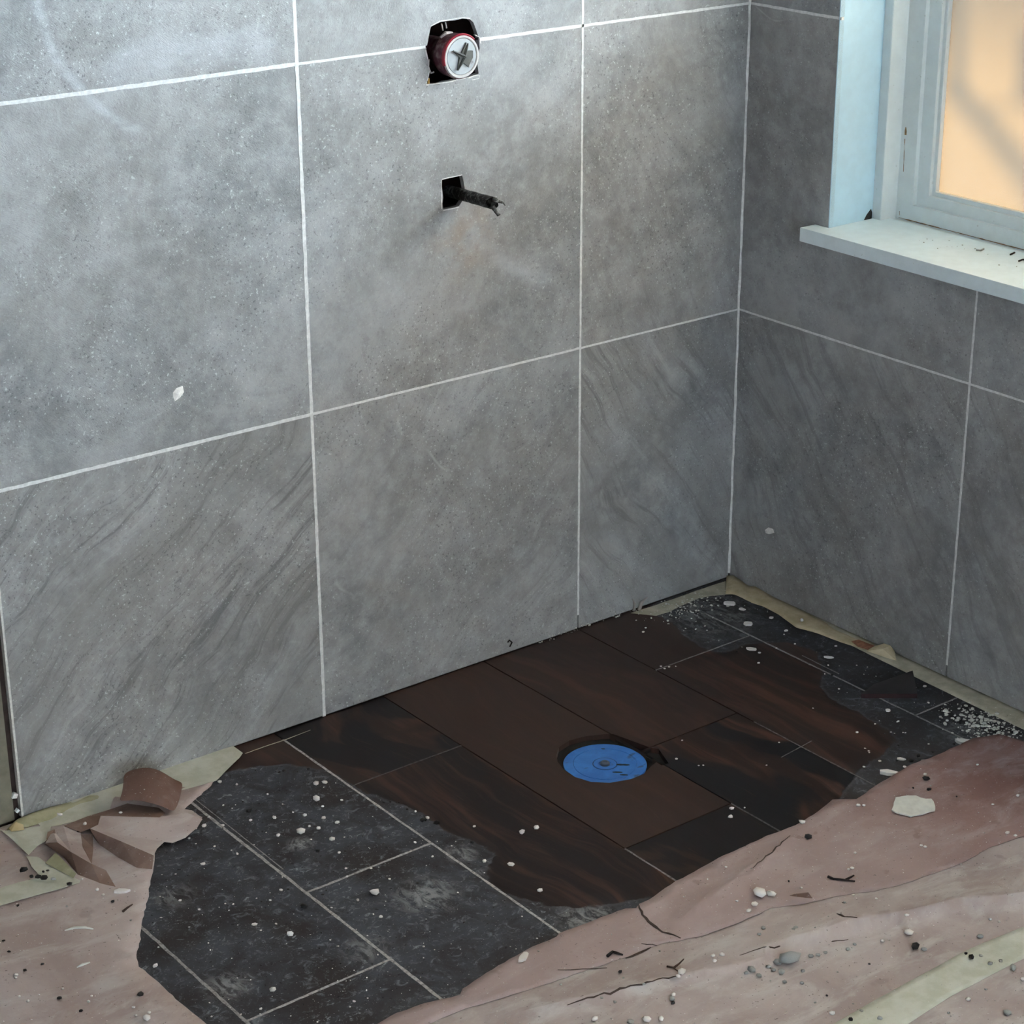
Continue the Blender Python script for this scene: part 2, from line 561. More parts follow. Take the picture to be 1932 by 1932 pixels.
def arcpoly(c, r, n=24, ph=0):
    return [(c[0] + r * math.cos(2 * math.pi * i / n + ph), c[1] + r * math.sin(2 * math.pi * i / n + ph)) for i in range(n)]


def pix_poly(fn, pts, a, b):
    out = []
    for p in pts:
        q = fn(*p)
        out.append((q[a], q[b]))
    return out


# openings cut for the mixer and for the pipe stub, in wall metres (x, z)
HOLE_A = rough_loop(pix_poly(BW, [(805, 160), (810, 118), (804, 93), (813, 50), (830, 42), (872, 35), (886, 36), (893, 42), (899, 58), (903, 70), (905, 90), (901, 122), (903, 139), (880, 146), (850, 153)], 0, 2), 0.012, 0.0012, 3)
HOLE_B = rough_loop(pix_poly(BW, [(834, 340), (845, 335), (872, 331), (875, 344), (877, 356), (873, 378), (866, 389), (836, 395)], 0, 2), 0.010, 0.0010, 5)


def clip(poly, axis, val, keep_greater):
    out = []
    n = len(poly)
    for i in range(n):
        a, b = poly[i], poly[(i + 1) % n]
        ia = (a[axis] >= val) == keep_greater
        ib = (b[axis] >= val) == keep_greater
        if ia:
            out.append(a)
        if ia != ib:
            t = (val - a[axis]) / (b[axis] - a[axis])
            out.append((a[0] + t * (b[0] - a[0]), a[1] + t * (b[1] - a[1])))
    return out


def fr_back(u, v, w_):
    return Vector((u, w_, v))


# wall_left: the lit tiled wall that holds the mixer (plane y = 0)
bm = bmesh.new()
HA_box = [(-0.775, 1.105), (-0.63, 1.105), (-0.63, 1.24), (-0.775, 1.24)]
HB_box = [(-0.735, 0.895), (-0.665, 0.895), (-0.665, 0.96), (-0.735, 0.96)]
prism(bm, [(XL, -0.05), (0.2, -0.05), (0.2, ZC), (XL, ZC)], [HA_box, HB_box], TT + 0.001, TT + 0.03, fr_back)
wall_left = struct(link('wall_left', bm, M_wallsub), 'grey stone-look tiled shower wall holding the mixer and the pipe stub')
# dark cavities behind the openings
for hb, d in ((HA_box, 0.10), (HB_box, 0.09)):
    bm = bmesh.new()
    x0, x1 = hb[0][0] - 0.01, hb[1][0] + 0.01
    z0, z1 = hb[0][1] - 0.01, hb[2][1] + 0.01
    box(bm, x0, x1, TT + 0.03, TT + d, z0, z1)
    bm.faces.ensure_lookup_table()
    bmesh.ops.delete(bm, geom=[f for f in bm.faces if all(abs(v.co.y - (TT + 0.03)) < 1e-5 for v in f.verts)], context='FACES')
    bmesh.ops.solidify(bm, geom=bm.faces[:], thickness=-0.004)
    link('wall_cavity', bm, M_void, wall_left)


def tile(wall, fr_loc, rotz, u0, u1, v0, v1, ang, amt, hole=None, cut_lower=None):
    """one wall tile; outline in wall (u, v) metres, local origin at its centre"""
    cu, cv = (u0 + u1) / 2, (v0 + v1) / 2
    h = J / 2
    out = [(u0 + h, v0 + h), (u1 - h, v0 + h), (u1 - h, v1 - h), (u0 + h, v1 - h)]
    holes = []
    if hole is not None:
        pl = clip(hole, 1, v0 + h, True)
        pl = clip(pl, 1, v1 - h, False)
        if all(v0 + h + 1e-6 < p[1] < v1 - h - 1e-6 for p in pl):
            holes = [pl]
        else:
            # notch on the tile's upper or lower edge
            top = any(p[1] > v1 - h - 1e-5 for p in pl)
            ed = v1 - h if top else v0 + h
            k = [i for i, p in enumerate(pl) if abs(p[1] - ed) < 1e-5]
            rest = sorted(k, key=lambda i: pl[i][0])
            ia, ib = rest[0], rest[-1]
            n = len(pl)
            path = []
            i = ia
            step = 1 if abs(pl[(ia + 1) % n][1] - ed) > 1e-5 else -1
            while True:
                path.append(pl[i])
                if i == ib:
                    break
                i = (i + step) % n
            if top:
                out = [out[0], out[1], out[2]] + path[::-1] + [out[3]]
            else:
                out = [out[0]] + path + [out[1], out[2], out[3]]
    loc = [(p[0] - cu, p[1] - cv) for p in out]
    lh = [[(p[0] - cu, p[1] - cv) for p in hl] for hl in holes]
    bm = bmesh.new()
    prism(bm, loc, lh, 0.0, TT, fr_back)
    o = link('tile', bm, M_tile, wall)
    o.location = fr_loc(cu, cv)
    o.rotation_euler = (0, 0, rotz)
    o['streak_angle'] = ang
    o['streak_amount'] = amt
    return o


cols = [(-U1, 0.0), (-U1 - W, -U1), (-U1 - 2 * W + 0.0015, -U1 - W)]
rows = [(0.0015, H1), (H1, H1 + W), (H1 + W, H1 + 2 * W), (H1 + 2 * W, ZC)]
ST = {(0, 0): (0.95, 0.8), (1, 0): (-0.75, 0.3), (2, 0): (-0.75, 1.0), (0, 1): (1.1, 0.35), (1, 1): (-0.8, 0.12), (2, 1): (0.5, 0.1), (0, 2): (-0.8, 0.2), (1, 2): (-0.9, 0.15), (2, 2): (0.5, 0.05)}
for ci, (u0, u1) in enumerate(cols):
    for ri, (v0, v1) in enumerate(rows):
        a, s = ST.get((ci, ri), (0.6, 0.3))
        hole = HOLE_A if (ci == 1 and ri in (1, 2)) else None
        if ci == 1 and ri == 1:
            # this tile also holds the pipe opening: cut both
            h = J / 2
            o = tile(wall_left, lambda u, v: (u, 0, v), 0, u0, u1, v0, v1, a, s, hole)
            me_old = o.data
            cu, cv = (u0 + u1) / 2, (v0 + v1) / 2
            pl = clip(HOLE_A, 1, v1 - h, False)
            k = sorted([i for i, p in enumerate(pl) if abs(p[1] - (v1 - h)) < 1e-5], key=lambda i: pl[i][0])
            ia, ib = k[0], k[-1]
            n = len(pl)
            step = 1 if abs(pl[(ia + 1) % n][1] - (v1 - h)) > 1e-5 else -1
            path, i = [], ia
            while True:
                path.append(pl[i])
                if i == ib:
                    break
                i = (i + step) % n
            out = [(u0 + h, v0 + h), (u1 - h, v0 + h), (u1 - h, v1 - h)] + path[::-1] + [(u0 + h, v1 - h)]
            bm = bmesh.new()
            prism(bm, [(p[0] - cu, p[1] - cv) for p in out], [[(p[0] - cu, p[1] - cv) for p in HOLE_B]], 0.0, TT, fr_back)
            bmesh.ops.recalc_face_normals(bm, faces=bm.faces[:])
            me = bpy.data.meshes.new('tile')
            bm.to_mesh(me)
            bm.free()
            me.materials.append(M_tile)
            o.data = me
            bpy.data.meshes.remove(me_old)
        else:
            tile(wall_left, lambda u, v: (u, 0, v), 0, u0, u1, v0, v1, a, s, hole)

# the run of wall beyond the open joint at the far left
x_nib = -U1 - 2 * W - 0.0115
bm = bmesh.new()
box(bm, x_nib - 0.9, x_nib, 0.003, TT + 0.002, 0.004, ZC)
link('wall_panel', bm, M_nib, wall_left)['label'] = 'dull olive-grey panel beyond the open joint'


def grout(wall, pts, wid, fr, seed, ragged=0.18, depth=0.006, name='grout_line', proud=0.0004, mat=None):
    """a slightly uneven grout bead along a polyline in wall (u, v)"""
    r = random.Random(seed)
    bm = bmesh.new()
    L = [Vector(p) for p in pts]
    prof = []
    for i in range(len(L) - 1):
        a, b = L[i], L[i + 1]
        n = max(1, int((b - a).length / 0.012))
        d = (b - a).normalized()
        nn = Vector((-d.y, d.x))
        for j in range(n + (1 if i == len(L) - 2 else 0)):
            prof.append((a.lerp(b, j / n), nn))
    rows_ = []
    for p, nn in prof:
        h1 = wid / 2 * (1 + r.uniform(-ragged, ragged))
        h2 = wid / 2 * (1 + r.uniform(-ragged, ragged))
        q1, q2 = p + nn * h1, p - nn * h2
        rows_.append([bm.verts.new(fr(q1.x, q1.y, depth)), bm.verts.new(fr(q1.x, q1.y, -proud)), bm.verts.new(fr(q2.x, q2.y, -proud)), bm.verts.new(fr(q2.x, q2.y, depth))])
    for a, b in zip(rows_, rows_[1:]):
        for k in range(4):
            bm.faces.new([a[k], a[(k + 1) % 4], b[(k + 1) % 4], b[k]])
    bm.faces.new(rows_[0])
    bm.faces.new(rows_[-1][::-1])
    return link(name, bm, mat or M_grout, wall)


def longer(p, e=0.003):
    a, b = Vector(p[0]), Vector(p[1])
    d = (b - a).normalized() * e
    return [tuple(a - d), tuple(b + d)]


xa, xb = -U1 - W, -U1
xe = -U1 - 2 * W + 0.002
hx0 = min(p[0] for p in HOLE_A) - 0.004
hx1 = max(p[0] for p in HOLE_A) + 0.004
gl = [
    ([(xe, H1), (xa, H1)], 0.0058), ([(xa, H1), (xb, H1)], 0.0042), ([(xb, H1), (-0.003, H1)], 0.0036),
    ([(xe, H1 + W), (xa, H1 + W)], 0.0062), ([(xa, H1 + W), (hx0, H1 + W)], 0.0042), ([(hx1, H1 + W), (xb, H1 + W)], 0.0055), ([(xb, H1 + W), (-0.003, H1 + W)], 0.0048),
    ([(xb, 0.035), (xb, H1)], 0.0046), ([(xb, H1), (xb, H1 + W)], 0.0046), ([(xb, H1 + W), (xb, H1 + 2 * W)], 0.0046),
    ([(xa, 0.004), (xa, H1)], 0.0060), ([(xa, H1), (xa, H1 + W)], 0.0066), ([(xa, H1 + W), (xa, H1 + 2 * W)], 0.0066),
    ([(xe, H1 + 2 * W), (-0.003, H1 + 2 * W)], 0.0042), ([(xa, H1 + 2 * W), (xa, ZC)], 0.005), ([(xb, H1 + 2 * W), (xb, ZC)], 0.005),
]
for i, (p, wd) in enumerate(gl):
    grout(wall_left, longer(p), wd, fr_back, 100 + i, proud=0.0004 + 0.0001 * (i % 3))
# remains of grout low in the open joint, and the bright cut edge of the last tile
grout(wall_left, [(x_nib + 0.001, 0.052), (x_nib + 0.008, 0.048)], 0.010, fr_back, 131, 0.4, name='grout_remnant')
grout(wall_left, [(x_nib + 0.003, 0.018), (x_nib + 0.008, 0.022)], 0.004, fr_back, 132, 0.4, name='grout_remnant')
bm = bmesh.new()
box(bm, xe - 0.0022, xe + 0.0016, -0.0006, TT, 0.006, H1)
link('tile_trim', bm, M_chip, wall_left)
# broken rim around the openings
for nm, pts in (('chipped_rim', [(803, 95), (808, 118), (810, 135), (806, 152)]), ('chipped_rim', [(896, 66), (904, 70), (907, 82)]), ('chipped_rim', [(884, 147), (894, 143), (905, 142), (904, 148), (890, 151)]),
                ('chipped_rim', [(804, 160), (830, 157), (850, 154), (878, 147)]), ('chipped_rim', [(812, 50), (830, 40), (874, 33), (887, 35)]), ('chipped_rim', [(833, 394), (833, 366), (833, 340)]), ('chipped_rim', [(836, 397), (866, 391)]), ('chipped_rim', [(834, 338), (872, 330)])):
    grout(wall_left, pix_poly(BW, pts, 0, 2), 0.0015, fr_back, hash(str(pts)) % 999, 0.7, 0.004, nm, 0.0005, M_chip)

# ------------------------------------------------------------------ wall_right: plane x = 0 with the window
SY0, SILL_Z = -0.235, 0.799       # window opening starts here
WY1, WTOP = -2.60, 2.12
ang90 = -math.pi / 2


def fr_right(u, v, w_):           # u runs towards -y
    return Vector((w_, -u, v))


bm = bmesh.new()
prism(bm, [(-0.05, -0.05), (-YF, -0.05), (-YF, ZC), (-0.05, ZC)], [[(-SY0 - 0.012, SILL_Z - 0.02), (-WY1 + 0.012, SILL_Z - 0.02), (-WY1 + 0.012, WTOP + 0.02), (-SY0 - 0.012, WTOP + 0.02)]], TT + 0.001, 0.20, fr_right)
wall_right = struct(link('wall_right', bm, M_wallsub), 'shaded grey stone-look tiled wall below and beside the window')
loc_r = lambda u, v: (0, -u, v)
WR = 0.597
for ci in range(0, 6):
    u0, u1 = ci * W + (WR - W if ci else 0), WR + ci * W
    for ri, (v0, v1) in enumerate(rows):
        lo, hi = -SY0, -WY1
        if ri == 0:
            a, s = 0.95, 0.45
            tile(wall_right, loc_r, ang90, u0, u1, v0, v1, a, s if ci else 0.55)
            continue
        # tiles meeting the window are cut round it
        if ri == 3 or u1 <= lo or u0 >= hi:
            tile(wall_right, loc_r, ang90, u0, u1, v0, v1, 0.9, 0.15)
            continue
        cu, cv = (u0 + u1) / 2, (v0 + v1) / 2
        h = J / 2
        wl, wr = max(u0 + h, lo), min(u1 - h, hi)
        vb, vt = max(v0 + h, SILL_Z - 0.028), min(v1 - h, WTOP)
        rects = []
        U0, U1_, V0, V1 = u0 + h, u1 - h, v0 + h, v1 - h
        if vb > V0:
            rects.append((U0, U1_, V0, vb))
        if vt < V1:
            rects.append((U0, U1_, vt, V1))
        poly = None
        if ci == 0:
            if ri == 1:
                poly = [(U0, V0), (U1_, V0), (U1_, vb), (wl, vb), (wl, V1), (U0, V1)]
            elif ri == 2:
                poly = [(U0, V0), (wl, V0), (wl, vt), (U1_, vt), (U1_, V1), (U0, V1)] if vt < V1 else [(U0, V0), (wl, V0), (wl, V1), (U0, V1)]
        elif u1 > hi:
            if ri == 1:
                poly = [(U0, V0), (U1_, V0), (U1_, V1), (wr, V1), (wr, vb), (U0, vb)]
            else:
                poly = [(wr, V0), (U1_, V0), (U1_, V1), (U0, V1), (U0, vt), (wr, vt)] if vt < V1 else [(wr, V0), (U1_, V0), (U1_, V1), (wr, V1)]
        else:
            if ri == 1:
                poly = [(U0, V0), (U1_, V0), (U1_, vb), (U0, vb)]
            elif vt < V1:
                poly = [(U0, vt), (U1_, vt), (U1_, V1), (U0, V1)]
        if poly:
            bm = bmesh.new()
            prism(bm, [(p[0] - cu, p[1] - cv) for p in poly], [], 0.0, TT, fr_back)
            o = link('tile', bm, M_tile, wall_right)
            o.location = loc_r(cu, cv)
            o.rotation_euler = (0, 0, ang90)
            o['streak_angle'] = 0.9
            o['streak_amount'] = 0.12
gr = [([(0.003, H1), (WR, H1)], 0.0042), ([(WR, H1), (WR + 4 * W, H1)], 0.0042), ([(WR, 0.03), (WR, H1)], 0.0044), ([(WR, H1), (WR, SILL_Z - 0.03)], 0.0044),
      ([(0.003, H1 + W), (-SY0, H1 + W)], 0.0050), ([(WR + W, 0.03), (WR + W, SILL_Z - 0.03)], 0.0044), ([(WR + 2 * W, 0.03), (WR + 2 * W, H1 + W)], 0.0044), ([(0.003, H1 + 2 * W), (-SY0, H1 + 2 * W)], 0.0044)]
for i, (p, wd) in enumerate(gr):
    grout(wall_right, longer(p), wd, fr_right, 200 + i, proud=0.0004 + 0.0001 * (i % 3))
# grout bead down the inner corner
bm = bmesh.new()
rr_ = random.Random(5)
prev = None
for k in range(0, 120):
    z = 0.012 + k * (ZC - 0.02) / 119
    s1, s2 = 0.0034 * (1 + rr_.uniform(-.3, .3)), 0.0034 * (1 + rr_.uniform(-.3, .3))
    ring = [bm.verts.new((-s1, -0.0002, z)), bm.verts.new((-0.0002, -s2, z)), bm.verts.new((0.006, 0.006, z))]
    if prev:
        for q in range(3):
            bm.faces.new([prev[q], prev[(q + 1) % 3], ring[(q + 1) % 3], ring[q]])
    prev = ring
link('corner_grout', bm, M_grout, wall_left)

# the rest of the room, out of the picture: ceiling, two plastered walls
bm = bmesh.new(); box(bm, XL - 0.1, 0.2, YF - 0.1, 0.05, ZC, ZC + 0.12)
struct(link('ceiling', bm, M_plaster))
bm = bmesh.new(); box(bm, XL - 0.1, XL, YF - 0.1, 0.05, -0.06, ZC)
struct(link('wall_far', bm, M_plaster))
# the wall behind the camera has an added slit opening that lets in fill daylight
bm = bmesh.new()
prism(bm, [(XL - 0.1, -0.06), (0.2, -0.06), (0.2, ZC), (XL - 0.1, ZC)], [[(-2.4, 0.0), (-2.07, 0.0), (-2.07, 2.05), (-2.4, 2.05)]], YF, YF - 0.1, fr_back)
struct(link('wall_back', bm, M_plaster))

# ------------------------------------------------------------------ window
win = struct(empty('window_1', (0.1, (SY0 + WY1) / 2, SILL_Z)), 'white painted window with an obscure glass pane glowing in low sun')
wo = Vector(win.location)


def wpart(name, bm, mats, parent=None, bev=0.0015):
    if bev:
        bevel(bm, bev, 2)
    for v in bm.verts:
        v.co -= wo
    return link(name, bm, mats, win if parent is None else parent)


X1 = 0.113                        # depth of the reveal
# left and right jamb linings, head lining
bm = bmesh.new(); box(bm, -0.0012, X1 + 0.07, SY0 + 0.0, SY0 + 0.0025, SILL_Z - 0.01, WTOP + 0.012)
wpart('jamb', bm, M_jamb, bev=0.001)
bm = bmesh.new(); box(bm, -0.0015, X1 + 0.07, WY1 - 0.012, WY1, SILL_Z - 0.01, WTOP + 0.012)
wpart('jamb', bm, M_jamb, bev=0.001)
bm = bmesh.new(); box(bm, -0.0015, X1 + 0.07, WY1, SY0, WTOP, WTOP + 0.012)
wpart('head_lining', bm, M_jamb, bev=0.001)
# sill board with a horn past the opening
bm = bmesh.new()
T = 0.026
sy_horn = -0.199
prism(bm, [(-0.042, sy_horn), (-0.0008, sy_horn), (-0.0008, SY0), (X1 + 0.03, SY0), (X1 + 0.03, WY1), (-0.0008, WY1), (-0.0008, WY1 - 0.036), (-0.042, WY1 - 0.036)], [], SILL_Z, SILL_Z - T, lambda u, v, w_: Vector((u, v, w_)))
wpart('sill', bm, M_sill, bev=0.0018)
# outer frame: a flat face, a rounded step, then the sash rebate
ya, yb_, yc, yd = SY0, SY0 - 0.026, SY0 - 0.030, SY0 - 0.064
XF = X1 + 0.044


def ring_frame(name, y_out, y_in, x0, x1, z_out, z_in, mat, bev, top_out=WTOP, top_in=None, parent=None):
    """a rectangular frame of four members between an outer and an inner rectangle"""
    bm = bmesh.new()
    d = y_out - y_in
    top_in = top_out - d if top_in is None else top_in
    yo2, yi2 = WY1 + (SY0 - y_out), WY1 + (SY0 - y_in)
    out = [(y_out, z_out), (yo2, z_out), (yo2, top_out), (y_out, top_out)]
    inn = [(y_in, z_in), (yi2, z_in), (yi2, top_in), (y_in, top_in)]
    prism(bm, out, [inn], x0, x1, lambda u, v, w_: Vector((w_, u, v)))
    return wpart(name, bm, mat, parent, bev)


zb = SILL_Z
fr0 = ring_frame('outer_frame', SY0, SY0 - 0.022, X1 + 0.002, XF + 0.05, zb - 0.012, zb - 0.002, M_frame, 0.003)
fr1 = ring_frame('frame_step', SY0 - 0.020, SY0 - 0.062, XF, XF + 0.05, zb - 0.012, zb + 0.030, M_frame, 0.0012, WTOP - 0.02)
fr2 = ring_frame('sash', SY0 - 0.059, SY0 - 0.092, XF + 0.010, XF + 0.045, zb + 0.028, zb + 0.052, M_frame, 0.0012, 1.300, 1.270)
fr3 = ring_frame('glazing_bead', SY0 - 0.090, SY0 - 0.100, XF + 0.018, XF + 0.040, zb + 0.050, zb + 0.060, M_frame, 0.0030, 1.272, 1.262, fr2)
ring_frame('upper_sash', SY0 - 0.059, SY0 - 0.092, XF + 0.010, XF + 0.045, 1.300, 1.350, M_frame, 0.0012, WTOP - 0.06, WTOP - 0.09)

# obscure pane: frosted on the room side, smooth on the outside
t = NT('obscure_glass_frosted')
P = t.pos()
tr = t.n('ShaderNodeBsdfTranslucent')
gr_n = t.noise(P, 900.0, 2, 0.6)
tr.inputs['Color'].default_value = (0.97, 0.97, 0.97, 1)
t.put(tr.inputs['Color'], t.mix(t.ramp(gr_n, 0.3, 0.7), (0.0175, 0.0155, 0.0128), (0.0210, 0.0188, 0.0158)))
gl_ = t.n('ShaderNodeBsdfGlossy', ins={'Roughness': 0.25, 'Color': (1, 1, 1)})
t.put(gl_.inputs['Normal'], t.bump(gr_n, 0.3, 0.001))
mx = t.n('ShaderNodeMixShader', ins={0: 0.06})
t.t.links.new(tr.outputs[0], mx.inputs[1]); t.t.links.new(gl_.outputs[0], mx.inputs[2])
t.t.links.new(mx.outputs[0], t.out.inputs['Surface'])
M_frost = t.m
t = NT('obscure_glass_smooth')
tp = t.n('ShaderNodeBsdfTransparent', ins={'Color': (0.95, 0.97, 0.96)})
gl_ = t.n('ShaderNodeBsdfGlossy', ins={'Roughness': 0.05})
mx = t.n('ShaderNodeMixShader', ins={0: 0.05})
t.t.links.new(tp.outputs[0], mx.inputs[1]); t.t.links.new(gl_.outputs[0], mx.inputs[2])
t.t.links.new(mx.outputs[0], t.out.inputs['Surface'])
M_clear = t.m
XG = XF + 0.028
bm = bmesh.new()
box(bm, XG, XG + 0.004, WY1 + 0.096, SY0 - 0.096, zb + 0.056, 1.266)
for f in bm.faces:
    f.material_index = 0 if all(abs(v.co.x - XG) < 1e-6 for v in f.verts) else 1
wpart('pane', bm, [M_frost, M_clear], fr2, 0)
bm = bmesh.new()
box(bm, XG, XG + 0.004, WY1 + 0.088, SY0 - 0.088, 1.346, WTOP - 0.085)
wpart('upper_pane', bm, M_clear, None, 0)

# outside: added unseen eave shaped to keep sun off the upper sash, and a shrub branch close to the pane
bm = bmesh.new(); box(bm, 0.20, 1.31, -4.0, 1.0, 2.14, 2.24)
struct(link('sun_block_eave', bm, M_eave_ground))
bm = bmesh.new(); box(bm, 0.25, 12.0, -12.0, 12.0, -0.5, -0.4)
struct(link('ground', bm, M_eave_ground))


def tube(bm, pts, radii, n=8, cap=True):
    rings = []
    for i, p in enumerate(pts):
        p = Vector(p)
        d = (Vector(pts[min(i + 1, len(pts) - 1)]) - Vector(pts[max(i - 1, 0)])).normalized()
        a = d.orthogonal().normalized() if i == 0 else None
        if a is None:
            a = (pa - d * pa.dot(d)).normalized()
        pa = a
        b = d.cross(a)
        rings.append([bm.verts.new(p + (a * math.cos(2 * math.pi * k / n) + b * math.sin(2 * math.pi * k / n)) * radii[i]) for k in range(n)])
    for r0, r1 in zip(rings, rings[1:]):
        for k in range(n):
            bm.faces.new([r0[k], r0[(k + 1) % n], r1[(k + 1) % n], r1[k]])
    if cap:
        bm.faces.new(rings[0][::-1]); bm.faces.new(rings[-1])
    return rings


def outside(px, py, d):
    """a point d metres up the sunbeam from where the pane shows at a pixel"""
    return RW(px, py, XG) - SUN_DIR * (d * 1.6)


bm = bmesh.new()
tube(bm, [outside(1802, -60, .30), outside(1806, 60, .28), outside(1808, 170, .26)], [0.018, 0.017, 0.016])
tube(bm, [outside(1790, 168, .22), outside(1825, 195, .24), outside(1880, 260, .26), outside(1935, 330, .28), outside(1990, 420, .30)], [0.013, 0.016, 0.018, 0.020, 0.020])
tube(bm, [outside(1810, 230, .2), outside(1870, 205, .2), outside(1940, 180, .2)], [0.002, 0.003, 0.004])
br = link('shrub_branch', bm, M_bark, smooth=True)
bm = bmesh.new()
for k in range(7):
    c = outside(1935 + (k % 3) * 22, 95 + k * 14, 0.25)
    bmesh.ops.create_uvsphere(bm, u_segments=8, v_segments=6, radius=0.02, matrix=Matrix.Translation(c) @ Matrix.Diagonal((0.4, 1, 1.2, 1)))
link('leaf_cluster', bm, M_bark, br, smooth=True)
tag(br, 'bent shrub branch outside, seen as a grey blur through the obscure glass', 'branch')

# ------------------------------------------------------------------ floor: dark wood-look planks laid towards the room
bm = bmesh.new(); box(bm, XL - 0.1, 0.2, YF - 0.1, 0.05, -0.06, -0.0105)
floor = struct(link('floor', bm, M_slab), 'shower floor of dark wood-look porcelain planks falling to the drain')

DRY1 = pix_poly(F, [(430, 1455), (470, 1447), (530, 1440), (575, 1445), (625, 1455), (660, 1478), (690, 1495), (740, 1510), (790, 1530), (830, 1560), (870, 1580), (920, 1600), (940, 1612), (925, 1630), (920, 1655), (935, 1675), (965, 1690), (1010, 1700), (1060, 1712), (1110, 1712), (1160, 1702), (1230, 1690), (1290, 1700), (1290, 2300), (-300, 2300), (-300, 1500), (300, 1500)], 0, 1)
DRY2 = pix_poly(F, [(1215, 1150), (1262, 1172), (1290, 1200), (1330, 1226), (1370, 1234), (1400, 1218), (1440, 1213), (1500, 1214), (1540, 1232), (1552, 1265), (1545, 1300), (1575, 1325), (1620, 1345), (1660, 1370), (1692, 1396), (1670, 1420), (1632, 1442), (1600, 1480), (1585, 1500), (1550, 1540), (1950, 1560), (2100, 1400), (2000, 1250), (1370, 1050)], 0, 1)


def dry_sd(p):
    return max(poly_sd(p, DRY1), poly_sd(p, DRY2))


def add_attr(o):
    me = o.data
    at = me.attributes.new('dry_edge', 'FLOAT', 'POINT')
    mw = o.matrix_basis
    for i, v in enumerate(me.vertices):
        p = mw @ v.co
        at.data[i].value = max(-0.2, min(0.2, dry_sd(p)))


seams = [0.0, -0.160, -0.408, -0.643, -0.879, -1.116, -1.358, -1.608]
while seams[-1] > XL:
    seams.append(seams[-1] - 0.2375)
first = [-0.665, -0.232, -0.457, -0.690, -0.243, -0.481, -0.713]
PL = 0.705
DC = Vector((-0.7165, -0.447))
HOLE_D = pix_poly(F, [(1050, 1424), (1054, 1410), (1074, 1397), (1105, 1389), (1140, 1385), (1157, 1385), (1185, 1395), (1212, 1405), (1228, 1411), (1243, 1413), (1250, 1424), (1262, 1440), (1248, 1444), (1238, 1438), (1228, 1446), (1215, 1460), (1190, 1470), (1150, 1477), (1115, 1475), (1085, 1466), (1062, 1450), (1052, 1437)], 0, 1)
PT = 0.010
# per-plank looks: column, row -> (grain, dark patches)
LOOK = {(3, 0): (0.12, 0.0), (2, 0): (0.25, 0.35), (2, 1): (0.75, 1.0), (3, 1): (0.4, 0.9), (4, 0): (0.45, 0.95), (4, 1): (1.0, 0.55), (1, 1): (0.55, 0.25), (1, 0): (0.1, 0.3), (5, 0): (0.3, 0.3), (5, 1): (0.4, 0.4)}


def plank(c, k, x0, x1, y0, y1, fine):
    g = 0.0014
    cx, cy = (x0 + x1) / 2, (y0 + y1) / 2
    outer = [(x0 + g, y0 + g), (x1 - g, y0 + g), (x1 - g, y1 - g), (x0 + g, y1 - g)]
    holes, extra = [], []
    hp = HOLE_D
    for ax, val, gt in ((0, x0 + g, True), (0, x1 - g, False), (1, y0 + g, True), (1, y1 - g, False)):
        hp = clip(hp, ax, val, gt) if hp else hp
    if hp and len(hp) > 2:
        holes = [hp]
    if fine:
        nx, ny = max(2, int((x1 - x0) / 0.02)), max(2, int((y1 - y0) / 0.02))
        extra = [(x0 + g + (x1 - x0 - 2 * g) * (i + .5) / nx, y0 + g + (y1 - y0 - 2 * g) * (j + .5) / ny) for i in range(nx) for j in range(ny)]
        outer = rough_loop(outer, 0.03, 0.0002, c * 7 + k)
    ov, fs = triangulate(outer, holes, extra)
    bm = bmesh.new()
    A = [bm.verts.new((p.x - cx, p.y - cy, 0.0)) for p in ov]
    used = {}
    for f in fs:
        try:
            bm.faces.new([A[i] for i in f])
        except ValueError:
            continue
        for q in range(len(f)):
            used[(f[q], f[(q + 1) % len(f)])] = 1
    for (i, j) in list(used):
        if (j, i) not in used:
            a, b = A[i], A[j]
            a2, b2 = bm.verts.new((a.co.x, a.co.y, -PT)), bm.verts.new((b.co.x, b.co.y, -PT))
            bm.faces.new([b, a, a2, b2])
    for v in A:
        if not v.link_faces:
            bm.verts.remove(v)
    bmesh.ops.remove_doubles(bm, verts=bm.verts[:], dist=1e-6)
    o = link('plank', bm, M_plank, floor, (cx, cy, 0.0))
    add_attr(o)
    a, b = LOOK.get((c, k), (random.uniform(.2, .6), random.uniform(.1, .6)))
    o['wood_red'] = a
    o['wood_dark'] = b
    return o


for c in range(len(seams) - 1):
    x1, x0 = seams[c], seams[c + 1]
    f0 = first[c] if c < 7 else -0.243 - 0.235 * ((c - 7) % 3)
    ys = [0.004, f0]
    while ys[-1] > YF:
        ys.append(max(YF, ys[-1] - PL))
        if ys[-1] <= YF:
            break
    for k in range(len(ys) - 1):
        if ys[k] - ys[k + 1] < 0.01:
            continue
        fine = c < 8 and k < 3 and ys[k] > -1.4
        plank(c, k, x0, x1, ys[k + 1], ys[k], fine)


def fr_floor(u, v, w_):
    return Vector((u, v, -w_))


def fgrout(pts, wid, light, seed, proud=0.0003, ragged=0.25):
    o = grout(floor, pts, wid, fr_floor, seed, ragged, 0.009, 'grout_line', proud, M_fgrout)
    o['grout_light'] = light
    o.data.attributes.new('dry_edge', 'FLOAT', 'POINT')
    return o


